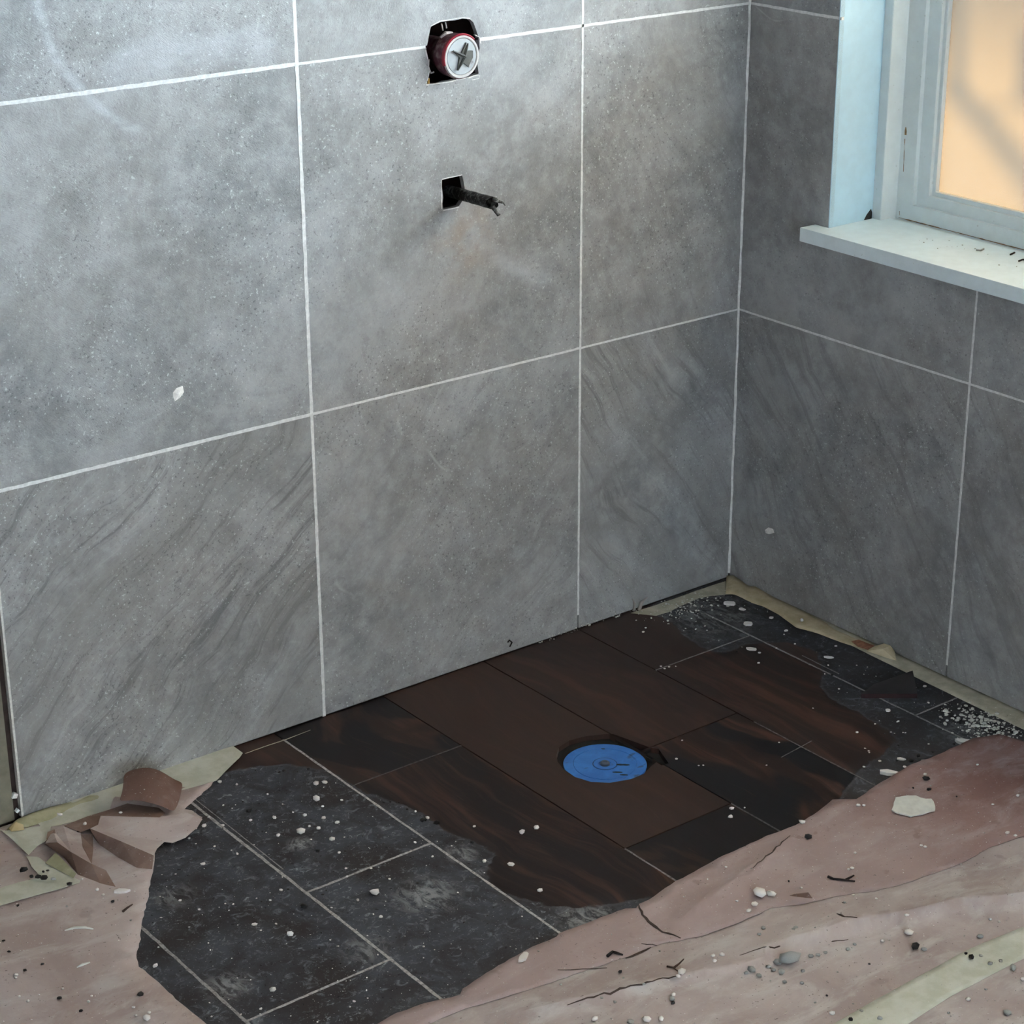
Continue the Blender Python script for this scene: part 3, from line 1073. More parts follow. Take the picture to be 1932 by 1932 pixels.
S = seams
fg = [
    ([(S[6], -0.10), (S[6], -1.1)], 0.0052, 0.9), ([(S[7], -0.3), (S[7], -1.1)], 0.0050, 0.75), ([(S[5], -0.03), (S[5], -1.1)], 0.0042, 1.0),
    ([(S[4], -0.02), (S[4], -0.69)], 0.0030, 0.0), ([(S[4], -0.69), (S[4], -1.1)], 0.0032, 0.6), ([(S[3], -0.02), (S[3], -0.457)], 0.0030, 0.0),
    ([(S[3], -0.69), (S[3], -1.2)], 0.0030, 0.3), ([(S[3], -0.457), (S[3], -0.69)], 0.002, 0.03), ([(S[2], -0.02), (S[2], -0.45)], 0.0025, 0.02), ([(S[2], -0.5), (S[2], -1.2)], 0.0028, 0.32),
    ([(S[1], -0.10), (S[1], -0.40)], 0.0042, 0.75), ([(S[1], -0.40), (S[1], -1.0)], 0.0038, 0.6),
    ([(S[4], -0.244), (S[5], -0.243)], 0.0030, 0.2), ([(S[5], -0.481), (S[6], -0.481)], 0.0045, 0.9), ([(S[6], -0.713), (S[7], -0.713)], 0.0045, 0.95), ([(S[7], -0.95), (S[8], -0.95)], 0.0045, 0.9),
    ([(S[2], -0.457), (S[3], -0.457)], 0.0026, 0.0), ([(S[3], -0.690), (S[4], -0.690)], 0.0026, 0.0), ([(S[1], -0.232), (S[2], -0.232)], 0.0032, 0.55), ([(-0.02, -0.665), (S[1], -0.665)], 0.0034, 0.7),
    ([(S[2] + 0.03, -0.617), (S[2] - 0.055, -0.627)], 0.002, 0.3),
]
for i, (p, wd, lt) in enumerate(fg):
    fgrout(p, wd, lt, 300 + i, 0.0003 if lt > 0.15 else -0.004)
# a second thin bead of wash beside two of the joints
fgrout([(S[6] + 0.011, -0.11), (S[6] + 0.009, -0.40)], 0.0016, 0.7, 340)
fgrout([(S[1] + 0.016, -0.36), (S[1] + 0.014, -0.46)], 0.0026, 0.45, 341)

# ------------------------------------------------------------------ shower drain under a blue cap
M_blue = NT('blue_plastic_cap')
o_ = M_blue.obj()
nb = M_blue.noise(o_, 28.0, 5, 0.65, 0.6)
cb = M_blue.mix(M_blue.ramp(nb, 0.35, 0.7), (0.030, 0.155, 0.52), (0.045, 0.21, 0.62))
cb = M_blue.mix(M_blue.ramp(M_blue.noise(M_blue.vmath('MULTIPLY', o_, (1.0, 2.2, 1.0)), 26.0, 4), 0.62, 0.70, 0.0, 0.75), cb, (0.035, 0.05, 0.13))
M_blue = M_blue.fin(cb, 0.42, M_blue.bump(nb, 0.2, 0.001))
M_grey = simple('grey_knob', (0.09, 0.10, 0.13), 0.5)
M_bline = simple('blue_groove', (0.016, 0.05, 0.17), 0.6)
drain = empty('floor_drain', (DC.x, DC.y, -0.010))
tag(drain, 'round blue plastic drain cap with a grey centre knob, sunk in the dark wet planks', 'drain')


def lathe(bm, prof, n=48, mi=0):
    rings = [[bm.verts.new((r * math.cos(2 * math.pi * k / n), r * math.sin(2 * math.pi * k / n), z)) for k in range(n)] if r > 0 else [bm.verts.new((0, 0, z))] for r, z in prof]
    for a, b in zip(rings, rings[1:]):
        for k in range(n):
            if len(a) == 1:
                bm.faces.new([a[0], b[k], b[(k + 1) % n]])
            elif len(b) == 1:
                bm.faces.new([a[k], a[(k + 1) % n], b[0]])
            else:
                bm.faces.new([a[k], a[(k + 1) % n], b[(k + 1) % n], b[k]])


ZD = 0.0055                       # cap face above the drain's origin
bm = bmesh.new()
lathe(bm, [(0, 0.0), (0.0725, 0.0), (0.0735, ZD - 0.001), (0.0725, ZD), (0.0565, ZD), (0.0560, ZD - 0.0008), (0.0553, ZD - 0.0008), (0.0548, ZD), (0.0222, ZD), (0.0216, ZD - 0.0015), (0.0206, ZD - 0.0015), (0.0200, ZD + 0.0006), (0.0115, ZD + 0.0006), (0.011, ZD - 0.001), (0, ZD - 0.001)])
cap_o = link('cap', bm, M_blue, drain)
bm = bmesh.new()
lathe(bm, [(0, ZD - 0.001), (0.0085, ZD - 0.001), (0.0085, ZD + 0.0025), (0.0075, ZD + 0.0035), (0.0045, ZD + 0.0035), (0.004, ZD + 0.0015), (0, ZD + 0.0015)], 24)
link('knob', bm, M_grey, drain)
bm = bmesh.new()
lathe(bm, [(0.0206, ZD - 0.0013), (0.0218, ZD - 0.0013), (0.0218, ZD + 0.0002), (0.0206, ZD + 0.0002), (0.0206, ZD - 0.0013)], 40)
link('groove', bm, M_bline, cap_o)
for (px, py, a, b) in ((1175, 1443, 14, 4), (1165, 1457, 10, 3), (1177, 1462, 8, 3), (1138, 1413, 4, 2)):
    q = F(px, py, -0.0045) - Vector(drain.location)
    bm = bmesh.new()
    prism(bm, rough_loop([(q.x + a * .0007 * math.cos(t_) * 1.0 + b * .0004 * math.sin(t_), q.y - a * .0006 * math.cos(t_) + b * .0007 * math.sin(t_)) for t_ in [k * math.pi / 5 for k in range(10)]], 0.003, 0.0008, px), [], ZD + 0.0003, ZD - 0.0003, lambda u, v, w_: Vector((u, v, w_)))
    link('grime_spot', bm, M_black, cap_o)

# ------------------------------------------------------------------ mixer body in its opening
M_red = NT('maroon_plastic')
o_ = M_red.obj()
nr = M_red.noise(o_, 60.0, 5, 0.6, 0.4)
M_red = M_red.fin(M_red.mix(M_red.ramp(nr, 0.45, 0.68), (0.075, 0.012, 0.026), (0.22, 0.17, 0.17)), 0.5, M_red.bump(nr, 0.4, 0.001))
M_redb = simple('red_rim', (0.26, 0.018, 0.035), 0.4)
M_capg = simple('grey_plastic_cap', (0.38, 0.41, 0.43), 0.35, 0.1, 40)
M_capw = simple('white_plastic_ring', (0.50, 0.48, 0.47), 0.45, 0.1, 60)
M_boss = simple('dark_grey_boss', (0.075, 0.077, 0.070), 0.55, 0.2, 80)
M_pale = simple('pale_plastic', (0.35, 0.30, 0.29), 0.6)
M_ylw = simple('yellow_wire', (0.50, 0.30, 0.07), 0.6)
fc = BW(871, 107, -0.030)
mixer = empty('shower_mixer', (fc.x, 0.0, fc.z))
tag(mixer, 'maroon shower mixer body with a round grey protective cap, set in a ragged wall opening', 'mixer')
ROT = Matrix.Rotation(math.pi / 2, 4, 'X')       # local z becomes -y, out of the wall


def mpart(name, bm, mat, smooth=False, parent=mixer):
    bmesh.ops.transform(bm, matrix=ROT, verts=bm.verts[:])
    return link(name, bm, mat, parent, smooth=smooth)


bm = bmesh.new(); lathe(bm, [(0.018, -0.07), (0.024, -0.07), (0.026, -0.006), (0.0365, -0.001), (0.0375, 0.018), (0.0385, 0.026), (0.037, 0.0275), (0.034, 0.0275), (0.030, 0.0), (0.018, -0.06), (0.018, -0.07)], 40)
bodyo = mpart('body', bm, M_red)
bm = bmesh.new(); lathe(bm, [(0.0365, 0.0255), (0.0388, 0.0255), (0.0390, 0.0305), (0.0375, 0.0318), (0.0355, 0.031), (0.0365, 0.0255)], 40)
bm.verts.ensure_lookup_table()
kill = [v for v in bm.verts if v.co.y < -0.015 or v.co.x > 0.03]
bmesh.ops.delete(bm, geom=kill, context='VERTS')
mpart('red_rim', bm, M_redb, parent=bodyo)
bm = bmesh.new(); lathe(bm, [(0, 0.018), (0.0355, 0.018), (0.0368, 0.0285), (0.0355, 0.0315), (0.0325, 0.0315), (0.0310, 0.0300), (0.0312, 0.0280), (0, 0.0280)], 48)
mpart('cap_ring', bm, M_capw)
bm = bmesh.new(); lathe(bm, [(0, 0.0275), (0.0308, 0.0275), (0.0306, 0.0298), (0.0298, 0.0305), (0, 0.0308)], 48)
cp = mpart('cap_face', bm, M_capg)
# star shaped boss, with three long fins and a blocky hub
bm = bmesh.new()
pts = []
for a, r in ((150, .0240), (112, .0075), (72, .0245), (52, .0125), (22, .0225), (-8, .0210), (-34, .0185), (-58, .0210), (-82, .0100), (-118, .0245), (-150, .0095), (178, .0070)):
    pts.append((r * math.cos(math.radians(a)), r * math.sin(math.radians(a))))
prism(bm, pts, [], 0.0345, 0.0300, lambda u, v, w_: Vector((u, v, w_)))
mpart('boss', bm, M_boss, parent=cp)
bm = bmesh.new()
tube(bm, [(-0.021, 0.0125, 0.035), (0.004, 0.001, 0.0372)], [0.0014, 0.002], 6)
tube(bm, [(0.010, 0.022, 0.035), (0.003, 0.002, 0.0372)], [0.0014, 0.002], 6)
tube(bm, [(-0.012, -0.021, 0.035), (0.001, -0.002, 0.0372)], [0.0014, 0.002], 6)
mpart('fin', bm, M_boss, parent=cp)
bm = bmesh.new()
box(bm, 0.0125, 0.0175, -0.0165, -0.0150, 0.0305, 0.0318); box(bm, 0.0145, 0.0160, -0.0200, -0.0165, 0.0305, 0.0318)
for k in range(10):
    a0_, a1_ = k * math.pi / 5, (k + 1) * math.pi / 5
    tube(bm, [(0.0215 + .0022 * math.cos(a0_), -0.0115 + .0022 * math.sin(a0_), 0.0312), (0.0215 + .0022 * math.cos(a1_), -0.0115 + .0022 * math.sin(a1_), 0.0312)], [0.0006, 0.0006], 5)
mpart('moulded_mark', bm, M_capw, parent=cp)
# pale plastic lugs and a yellow wire end at the back of the hole
bm = bmesh.new(); tube(bm, [(-0.044, -0.004, -0.004), (-0.047, -0.016, -0.002), (-0.043, -0.027, 0.0), (-0.037, -0.026, 0.0)], [0.0016] * 4, 6); mpart('lug', bm, M_pale)
bm = bmesh.new(); tube(bm, [(-0.022, 0.030, 0.0), (-0.012, 0.037, 0.002), (0.0, 0.036, 0.004)], [0.003, 0.0035, 0.003], 6); mpart('lug', bm, M_pale)
bm = bmesh.new(); tube(bm, [(-0.012, 0.052, -0.01), (-0.011, 0.040, -0.008)], [0.0012] * 2, 6); tube(bm, [(-0.004, 0.053, -0.01), (-0.003, 0.043, -0.008)], [0.0012] * 2, 6); mpart('pin', bm, M_pale)
bm = bmesh.new(); tube(bm, [(-0.046, -0.036, -0.004), (-0.046, -0.053, -0.004)], [0.0022] * 2, 6); mpart('wire_end', bm, M_ylw)

# ------------------------------------------------------------------ pipe stub
M_pipe = NT('tarnished_pipe')
o_ = M_pipe.obj()
np_ = M_pipe.noise(o_, 95.0, 5, 0.65, 0.8)
M_pipe = M_pipe.fin(M_pipe.mix(M_pipe.ramp(np_, 0.46, 0.66), (0.022, 0.019, 0.017), (0.30, 0.31, 0.30)), 0.55, M_pipe.bump(np_, 0.6, 0.002))
pa_ = BW(856, 362, 0.06)
pe = BW(935, 386, -0.118)
base = Vector((pe.x, 0, pe.z))
pipe = empty('pipe_stub', BW(856, 364, 0.0))
tag(pipe, 'tarnished metal pipe stub with a torn end poking from the small square wall opening', 'pipe')
pl_ = Vector(pipe.location)
ax0 = BW(846, 360, 0.05) - pl_
ax1 = BW(929, 383, -0.102) - pl_
bm = bmesh.new()
npt = 12
rng = random.Random(3)
pts = [ax0.lerp(ax1, k / npt) for k in range(npt + 1)]
rd = [0.0106 + rng.uniform(-.0004, .0005) for _ in pts]
rings = tube(bm, pts, rd, 14, False)
dirp = (ax1 - ax0).normalized()
for k, v in enumerate(rings[-1]):
    v.co += dirp * rng.uniform(-0.005, 0.006)
bmesh.ops.solidify(bm, geom=bm.faces[:], thickness=0.0014)
link('tube', bm, M_pipe, pipe, smooth=True)
bm = bmesh.new()
e = ax1
q = [e + Vector((0, 0, -0.006)), BW(934, 397, -0.106) - pl_, BW(940, 406, -0.108) - pl_, BW(944, 404, -0.110) - pl_]
tube(bm, q, [0.0042, 0.0036, 0.0028, 0.0016], 7)
link('torn_tab', bm, M_pipe, pipe, smooth=True)
bm = bmesh.new()
q = [e + Vector((0, 0, 0.006)), BW(944, 381, -0.110) - pl_, BW(950, 383, -0.113) - pl_, BW(953, 388, -0.114) - pl_]
tube(bm, q, [0.0040, 0.0026, 0.0016, 0.0008], 7)
link('torn_tab', bm, M_pipe, pipe, smooth=True)

# ------------------------------------------------------------------ masking tape
def flat_piece(name, pix, z, th, mat, label, cat, group=None, rough=0.0008, step=0.015, seed=1, parent=None, zf=None):
    pl = pix_poly(lambda x, y: F(x, y, z), pix, 0, 1)
    pl = rough_loop(pl, step, rough, seed)
    bm = bmesh.new()
    cx = sum(p[0] for p in pl) / len(pl); cy = sum(p[1] for p in pl) / len(pl)
    prism(bm, [(p[0] - cx, p[1] - cy) for p in pl], [], z + th, z, lambda u, v, w_: Vector((u, v, w_)))
    o = link(name, bm, mat, parent, (cx, cy, 0))
    if label:
        tag(o, label, cat, group)
    return o


def strip(name, top, bot, mat, label, cat, parent=None, th=0.0004, bulge=0.0, group=None, seed=0, sub=4):
    """a ribbon between two edge polylines of 3D points"""
    r = random.Random(seed)

    def res(pl, n):
        L = [0]
        for a, b in zip(pl, pl[1:]):
            L.append(L[-1] + (b - a).length)
        out = []
        for k in range(n):
            s = L[-1] * k / (n - 1)
            i = max(0, min(len(pl) - 2, next((j for j in range(len(L) - 1) if L[j + 1] >= s - 1e-9), len(pl) - 2)))
            t_ = 0 if L[i + 1] == L[i] else (s - L[i]) / (L[i + 1] - L[i])
            out.append(pl[i].lerp(pl[i + 1], t_))
        return out
    n = 60
    A, B = res(top, n), res(bot, n)
    o0 = sum(A, Vector()) / n
    bm = bmesh.new()
    g = []
    for a, b in zip(A, B):
        row = []
        for k in range(sub + 1):
            t_ = k / sub
            p = a.lerp(b, t_)
            p = p + Vector((-0.6, -0.3, 0.8)) * bulge * math.sin(math.pi * t_) * (0.6 + 0.4 * math.sin(a.y * 60 + seed)) + Vector((0, 0, r.uniform(0, th)))
            row.append(bm.verts.new(p - o0))
        g.append(row)
    for r0, r1 in zip(g, g[1:]):
        for k in range(sub):
            bm.faces.new([r0[k], r0[k + 1], r1[k + 1], r1[k]])
    o = link(name, bm, mat, parent, o0, smooth=True)
    md = o.modifiers.new('thick', 'SOLIDIFY')
    md.thickness = 0.0005
    md.offset = 1.0 if bulge >= 0 else -1.0
    if label:
        tag(o, label, cat, group)
    return o


# along the right wall, flat on the floor and reaching out of the frame
ys_ = [-0.05, -0.2, -0.4, -0.6, -0.8, -1.0, -1.9]
wd = [0.030, 0.034, 0.040, 0.046, 0.050, 0.052, 0.054]
strip('masking_tape', [Vector((0.003, y, 0.0013)) for y in ys_], [Vector((-w_, y, 0.0008)) for y, w_ in zip(ys_, wd)], M_tape4, 'grimy pale masking tape stuck flat along the foot of the window wall', 'tape', seed=2, th=0.0006)
# peeled tape leaning on the right wall from the corner
top = [RW(px, py, -0.004) for px, py in [(1371, 1086), (1384, 1086), (1398, 1095), (1412, 1106), (1424, 1106), (1460, 1127), (1500, 1146), (1545, 1168), (1590, 1192), (1632, 1212)]]
bot = [F(px, py, 0.004) for px, py in [(1369, 1121), (1384, 1121), (1396, 1126), (1420, 1138), (1440, 1144), (1470, 1160), (1502, 1184), (1540, 1194), (1590, 1213), (1634, 1226)]]
tp = strip('masking_tape', top, bot, M_tape3, 'peeled tan masking tape curling up in the corner under the window', 'tape', bulge=0.006, seed=4)
to = Vector(tp.location)
# its folded-over end
endp = [F(1634, 1228, 0.006), F(1645, 1222, 0.012), F(1657, 1217, 0.016), F(1668, 1214, 0.018), F(1680, 1218, 0.018), F(1688, 1228, 0.012), F(1691, 1246, 0.004), F(1672, 1241, 0.004), F(1655, 1235, 0.004)]
bm = bmesh.new()
cv_ = bm.verts.new(sum(endp, Vector()) / len(endp) + Vector((-0.004, -0.003, 0.006)) - to)
vs = [bm.verts.new(p - to) for p in endp]
for k in range(len(vs)):
    bm.faces.new([cv_, vs[k], vs[(k + 1) % len(vs)]])
ef = link('folded_end', bm, M_tape3, tp)
ef.modifiers.new('thick', 'SOLIDIFY').thickness = 0.0006
rs = [F(1606, 1212, 0.010), F(1620, 1209, 0.013), F(1640, 1217, 0.012), F(1650, 1220, 0.011), F(1637, 1228, 0.008), F(1618, 1222, 0.008)]
bm = bmesh.new()
bm.faces.new([bm.verts.new(p - to + Vector((-0.002, -0.002, 0.004))) for p in rs])
ef = link('rusty_patch', bm, simple('rusty_paper', (0.26, 0.12, 0.07), 0.8, 0.3, 120), tp)
ef.modifiers.new('thick', 'SOLIDIFY').thickness = 0.0006
# back wall, near the corner
flat_piece('masking_tape', [(1190, 1157), (1225, 1146), (1260, 1134), (1300, 1120), (1340, 1106), (1369, 1097), (1369, 1122), (1345, 1124), (1320, 1128), (1290, 1141), (1262, 1155), (1238, 1162)], 0.0005, 0.0006, M_tape4, 'dusty masking tape scrap on the floor left of the inner corner', 'tape', seed=8)
# left: tape folded up the foot of the wall, then flat strips round the paper's corner
top = [BW(px, py, -0.003) for px, py in [(33, 1546), (60, 1534), (95, 1523), (138, 1513), (150, 1509), (168, 1502), (186, 1497), (215, 1496), (235, 1490)]]
bot = [F(px, py, 0.004) for px, py in [(12, 1567), (52, 1561), (95, 1549), (128, 1530), (150, 1519), (170, 1514), (190, 1510), (216, 1502), (238, 1496)]]
tL = strip('masking_tape', top, bot, M_tape2, 'olive masking tape folded up the foot of the lit wall at far left', 'tape', bulge=0.002, seed=9)
flat_piece('masking_tape', [(60, 1545), (120, 1515), (190, 1492), (230, 1478), (290, 1458), (345, 1438), (400, 1420), (440, 1408), (458, 1421), (452, 1430), (440, 1441), (408, 1473), (345, 1491), (300, 1502), (240, 1514), (200, 1530), (165, 1545), (110, 1558), (80, 1562)], 0.0046, 0.0006, M_tape, 'pale masking tape lying along the wall foot beside the crumpled paper', 'tape', seed=10)
top = [BW(px, py, -0.001) for px, py in [(462, 1417), (500, 1403), (540, 1389), (586, 1374)]]
bot = [F(px, py, 0.0012) for px, py in [(462, 1423), (500, 1409), (540, 1396), (586, 1378)]]
strip('masking_tape', top, bot, M_tape4, 'thin torn sliver of masking tape along the wall foot above the left planks', 'tape', seed=11)
flat_piece('masking_tape', [(18, 1567), (45, 1563), (85, 1558), (96, 1556), (94, 1575), (86, 1587), (70, 1597), (54, 1613), (44, 1604), (-10, 1556), (-40, 1530), (-10, 1568)], 0.0075, 0.0006, M_tape, 'pale masking tape crossing the far left corner of the paper', 'tape', seed=12)
flat_piece('masking_tape', [(50, 1616), (72, 1617), (105, 1640), (152, 1662), (150, 1666), (110, 1678), (60, 1692), (0, 1709), (-60, 1726), (-60, 1694), (0, 1676), (40, 1664), (76, 1656), (60, 1636)], 0.0070, 0.0006, M_tape, 'pale masking tape bent at an angle across the paper at left, strewn with dark crumbs', 'tape', seed=13)
bm = bmesh.new()
pp = [F(85, 1628, 0.009), F(105, 1608, 0.016), F(144, 1648, 0.014), F(138, 1656, 0.009)]
c0_ = sum(pp, Vector()) / 4
bm.faces.new([bm.verts.new(p - c0_) for p in pp])
ob = link('masking_tape', bm, M_tape2, None, c0_)
ob.modifiers.new('thick', 'SOLIDIFY').thickness = 0.0006
tag(ob, 'folded olive tape flap shaded by the crumpled paper at left', 'tape')
bm = bmesh.new()
pp = [F(17, 1563, 0.010), F(30, 1551, 0.016), F(44, 1556, 0.014), F(46, 1566, 0.011), F(21, 1569, 0.009)]
c0_ = sum(pp, Vector()) / 5
bm.faces.new([bm.verts.new(p - c0_) for p in pp])
ob = link('masking_tape', bm, make_tape_mat('masking_tape_yellow', (0.52, 0.39, 0.16), (0.6, 0.5, 0.3)), None, c0_)
ob.modifiers.new('thick', 'SOLIDIFY').thickness = 0.0006
tag(ob, 'small curled yellow tape end at the very left of the wall foot', 'tape')

# ------------------------------------------------------------------ builder's paper
def nz(x, y, s, seed):
    return noise.noise(Vector((x * s, y * s, seed)))


def paper(name, outline, mat, zf, label, seed, step=0.02, grid=0.02, amp=0.0012, creases=(), parent=None, th=0.0006, fixed=False):
    """a sheet of paper: polygon in floor metres, lifted by zf(x, y)"""
    pl = outline if fixed else rough_loop(outline, step, amp, seed)
    xs = [p[0] for p in pl]; ys = [p[1] for p in pl]
    extra = []
    rg = random.Random(seed)
    nx, ny = int((max(xs) - min(xs)) / grid), int((max(ys) - min(ys)) / grid)
    for i in range(nx + 1):
        for j in range(ny + 1):
            p = (min(xs) + (i + .5 + rg.uniform(-.25, .25)) * grid, min(ys) + (j + .5 + rg.uniform(-.25, .25)) * grid)
            if inside(p, pl) and min(seg_dist(p, pl[k - 1], pl[k])[0] for k in range(len(pl))) > grid * 0.3:
                extra.append(p)
    ov, fs = triangulate(pl, [], extra, creases)
    cx, cy = sum(xs) / len(xs), sum(ys) / len(ys)
    bm = bmesh.new()
    V = [bm.verts.new((p.x - cx, p.y - cy, zf(p.x, p.y))) for p in ov]
    for f in fs:
        try:
            bm.faces.new([V[i] for i in f])
        except ValueError:
            pass
    for v in V:
        if not v.link_faces:
            bm.verts.remove(v)
    for f in bm.faces:
        if f.normal.z < 0:
            f.normal_flip()
    o = link(name, bm, mat, parent, (cx, cy, 0), recalc=False)
    for f in o.data.polygons:
        f.use_smooth = True
    md = o.modifiers.new('thick', 'SOLIDIFY')
    md.thickness = th
    md.offset = 1.0
    if label:
        tag(o, label, 'paper')
    return o


def pixl(pts):
    return pix_poly(F, pts, 0, 1)


# left sheet, with the torn edge round the wet corner
torn = [(372, 1560), (352, 1579), (326, 1590), (314, 1592), (306, 1587), (296, 1600), (291, 1610), (290, 1640), (284, 1665), (279, 1700), (272, 1722), (267, 1752), (262, 1790), (258, 1812), (262, 1828), (280, 1842), (300, 1858), (318, 1877), (340, 1897), (362, 1914), (385, 1932), (440, 1968), (520, 2010), (590, 2040)]
left_out = pixl([(-20, 1572), (40, 1552), (120, 1530), (200, 1506), (260, 1492), (310, 1490), (350, 1490), (395, 1476), (408, 1474), (392, 1492), (372, 1508), (348, 1530), (362, 1532), (382, 1545)] + torn + [(600, 2450), (-200, 2500), (-800, 1960), (-300, 1640), (-60, 1590)])


def z_left(x, y):
    z = 0.0032 + 0.0022 * nz(x, y, 7, 3.1) + 0.0012 * nz(x, y, 19, 9.2)
    return max(0.0012, z)


pL = paper('builders_paper', left_out, M_paper_l, z_left, 'dusty brown-grey floor paper at lower left with a ragged torn edge', 21, 0.010, 0.03, 0.0016)
pLo = Vector(pL.location)


def facets(name, verts, faces, mat, parent=pL, po=None, smooth=False):
    po = pLo if po is None else po
    bm = bmesh.new()
    V = [bm.verts.new(F(px, py, z) - po) for px, py, z in verts]
    for f in faces:
        bm.faces.new([V[i] for i in f])
    o = link(name, bm, mat, parent, smooth=smooth)
    md = o.modifiers.new('thick', 'SOLIDIFY')
    md.thickness = 0.0006
    return o


# accordion folds of the crumpled paper, shade on some faces painted darker brown
V = [(190, 1539, .020), (250, 1541, .022), (300, 1542, .021), (352, 1533, .014), (382, 1545, .010), (372, 1561, .008), (350, 1580, .008), (326, 1590, .008), (310, 1588, .010), (296, 1601, .012),   # 0-9
     (290, 1614, .020), (230, 1588, .024), (170, 1563, .024), (185, 1556, .018), (205, 1572, .017)]        # 10-14
facets('crumpled_fold', V, [(13, 0, 1, 14), (14, 1, 2, 8), (2, 3, 4, 5), (2, 5, 6), (2, 6, 7), (2, 7, 8), (14, 8, 9, 10), (14, 10, 11), (13, 14, 11, 12)], M_paper_l)
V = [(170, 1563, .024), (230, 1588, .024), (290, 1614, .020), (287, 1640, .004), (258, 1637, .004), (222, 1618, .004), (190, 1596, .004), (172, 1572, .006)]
facets('shade_tinted_fold', V, [(0, 1, 6, 7), (1, 5, 6), (1, 2, 4, 5), (2, 3, 4)], M_kraft_and_shade)
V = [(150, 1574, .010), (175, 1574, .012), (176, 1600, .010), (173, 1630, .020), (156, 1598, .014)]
facets('shade_tinted_fold', V, [(0, 1, 2), (0, 2, 4), (4, 2, 3)], M_kraft_and_shade)
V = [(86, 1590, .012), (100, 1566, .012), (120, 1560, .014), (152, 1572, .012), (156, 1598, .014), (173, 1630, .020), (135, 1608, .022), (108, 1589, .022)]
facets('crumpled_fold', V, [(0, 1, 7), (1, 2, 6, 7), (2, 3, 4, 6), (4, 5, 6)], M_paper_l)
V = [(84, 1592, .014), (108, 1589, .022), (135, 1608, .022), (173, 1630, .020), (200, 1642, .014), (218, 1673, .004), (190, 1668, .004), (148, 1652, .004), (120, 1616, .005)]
facets('shade_tinted_fold', V, [(0, 1, 2, 8), (2, 3, 7, 8), (3, 4, 6, 7), (4, 5, 6)], M_kraft_and_shade)
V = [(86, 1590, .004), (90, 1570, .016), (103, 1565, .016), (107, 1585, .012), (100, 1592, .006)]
facets('shade_tinted_fold', V, [(0, 1, 2, 3), (0, 3, 4)], M_kraft_and_shade)
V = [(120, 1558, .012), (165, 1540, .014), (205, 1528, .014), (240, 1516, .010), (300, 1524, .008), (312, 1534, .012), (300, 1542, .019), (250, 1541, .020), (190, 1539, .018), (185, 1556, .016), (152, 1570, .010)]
facets('crumpled_fold', V, [(0, 1, 9, 10), (1, 2, 8, 9), (2, 3, 7, 8), (3, 4, 6, 7), (4, 5, 6)], M_kraft_and_shade)
# the leaf of paper curling up against the wall
grid_px = [
    [(231, 1457), (262, 1447), (290, 1447), (312, 1458), (330, 1471), (346, 1475)],
    [(232, 1475), (262, 1468), (290, 1468), (312, 1478), (330, 1487), (344, 1488)],
    [(229, 1499), (258, 1490), (288, 1493), (308, 1502), (325, 1509), (340, 1506)],
    [(221, 1515), (252, 1508), (284, 1516), (304, 1521), (318, 1528), (331, 1534)]]
gz = [[.052, .062, .060, .050, .034, .026], [.050, .060, .060, .050, .034, .022], [.044, .052, .052, .043, .028, .015], [.038, .040, .038, .030, .018, .008]]
V, FC = [], []
for r_ in range(4):
    for c_ in range(6):
        V.append((*grid_px[r_][c_], gz[r_][c_]))
for r_ in range(3):
    for c_ in range(5):
        i = r_ * 6 + c_
        FC.append((i, i + 1, i + 7, i + 6))
o = facets('curled_leaf', V, FC, make_paper_mat('builders_paper_leaf', (0.145, 0.083, 0.066), (0.17, 0.10, 0.08), (0.32, 0.26, 0.25), 0.0, 0.2), smooth=True)
sb = o.modifiers.new('sub', 'SUBSURF')
sb.levels = sb.render_levels = 2

# right sheets
r_edge = [(700, 1950), (748, 1920), (800, 1901), (868, 1883), (873, 1872), (940, 1830), (1005, 1793), (1050, 1775), (1055, 1769), (1120, 1745), (1180, 1723), (1200, 1722), (1206, 1714), (1225, 1706), (1275, 1671), (1310, 1654), (1365, 1623), (1395, 1608), (1445, 1585), (1500, 1564), (1515, 1556), (1535, 1543), (1570, 1516), (1615, 1515), (1665, 1480), (1720, 1450), (1770, 1431), (1810, 1413), (1835, 1400), (1885, 1393), (1935, 1408), (2010, 1445), (2240, 1555), (2420, 1648)]
red_low = [(2400, 1690), (2200, 1610), (2050, 1568), (1932, 1583), (1870, 1603), (1840, 1620), (1800, 1638), (1765, 1652), (1720, 1668), (1650, 1687), (1612, 1690), (1595, 1694), (1550, 1704), (1500, 1712), (1455, 1717), (1400, 1745), (1330, 1770), (1250, 1785), (1180, 1812), (1100, 1840), (1010, 1870), (930, 1896), (880, 1908), (800, 1940), (740, 1975)]
base_out = pixl([(740, 1990), (780, 1938), (850, 1905), (900, 1890), (960, 1860), (1100, 1790), (1300, 1690), (1450, 1625), (1600, 1560), (1750, 1490), (1900, 1430), (2020, 1470), (2400, 1640), (3000, 1930), (2800, 2500), (1700, 2700), (900, 2450), (760, 2120)])
cr1 = pixl([(960, 1918), (1060, 1903), (1140, 1885), (1240, 1863), (1330, 1842), (1400, 1832), (1440, 1818)])
cr2 = pixl([(1400, 1812), (1450, 1800), (1500, 1786), (1555, 1773), (1600, 1757), (1640, 1750), (1700, 1742), (1800, 1722), (1870, 1715), (2000, 1695)])
cr3 = pixl([(1540, 1700), (1560, 1718), (1577, 1737), (1597, 1749), (1635, 1756)])
cr4 = pixl([(1790, 1732), (1840, 1712), (1880, 1680), (1920, 1655)])


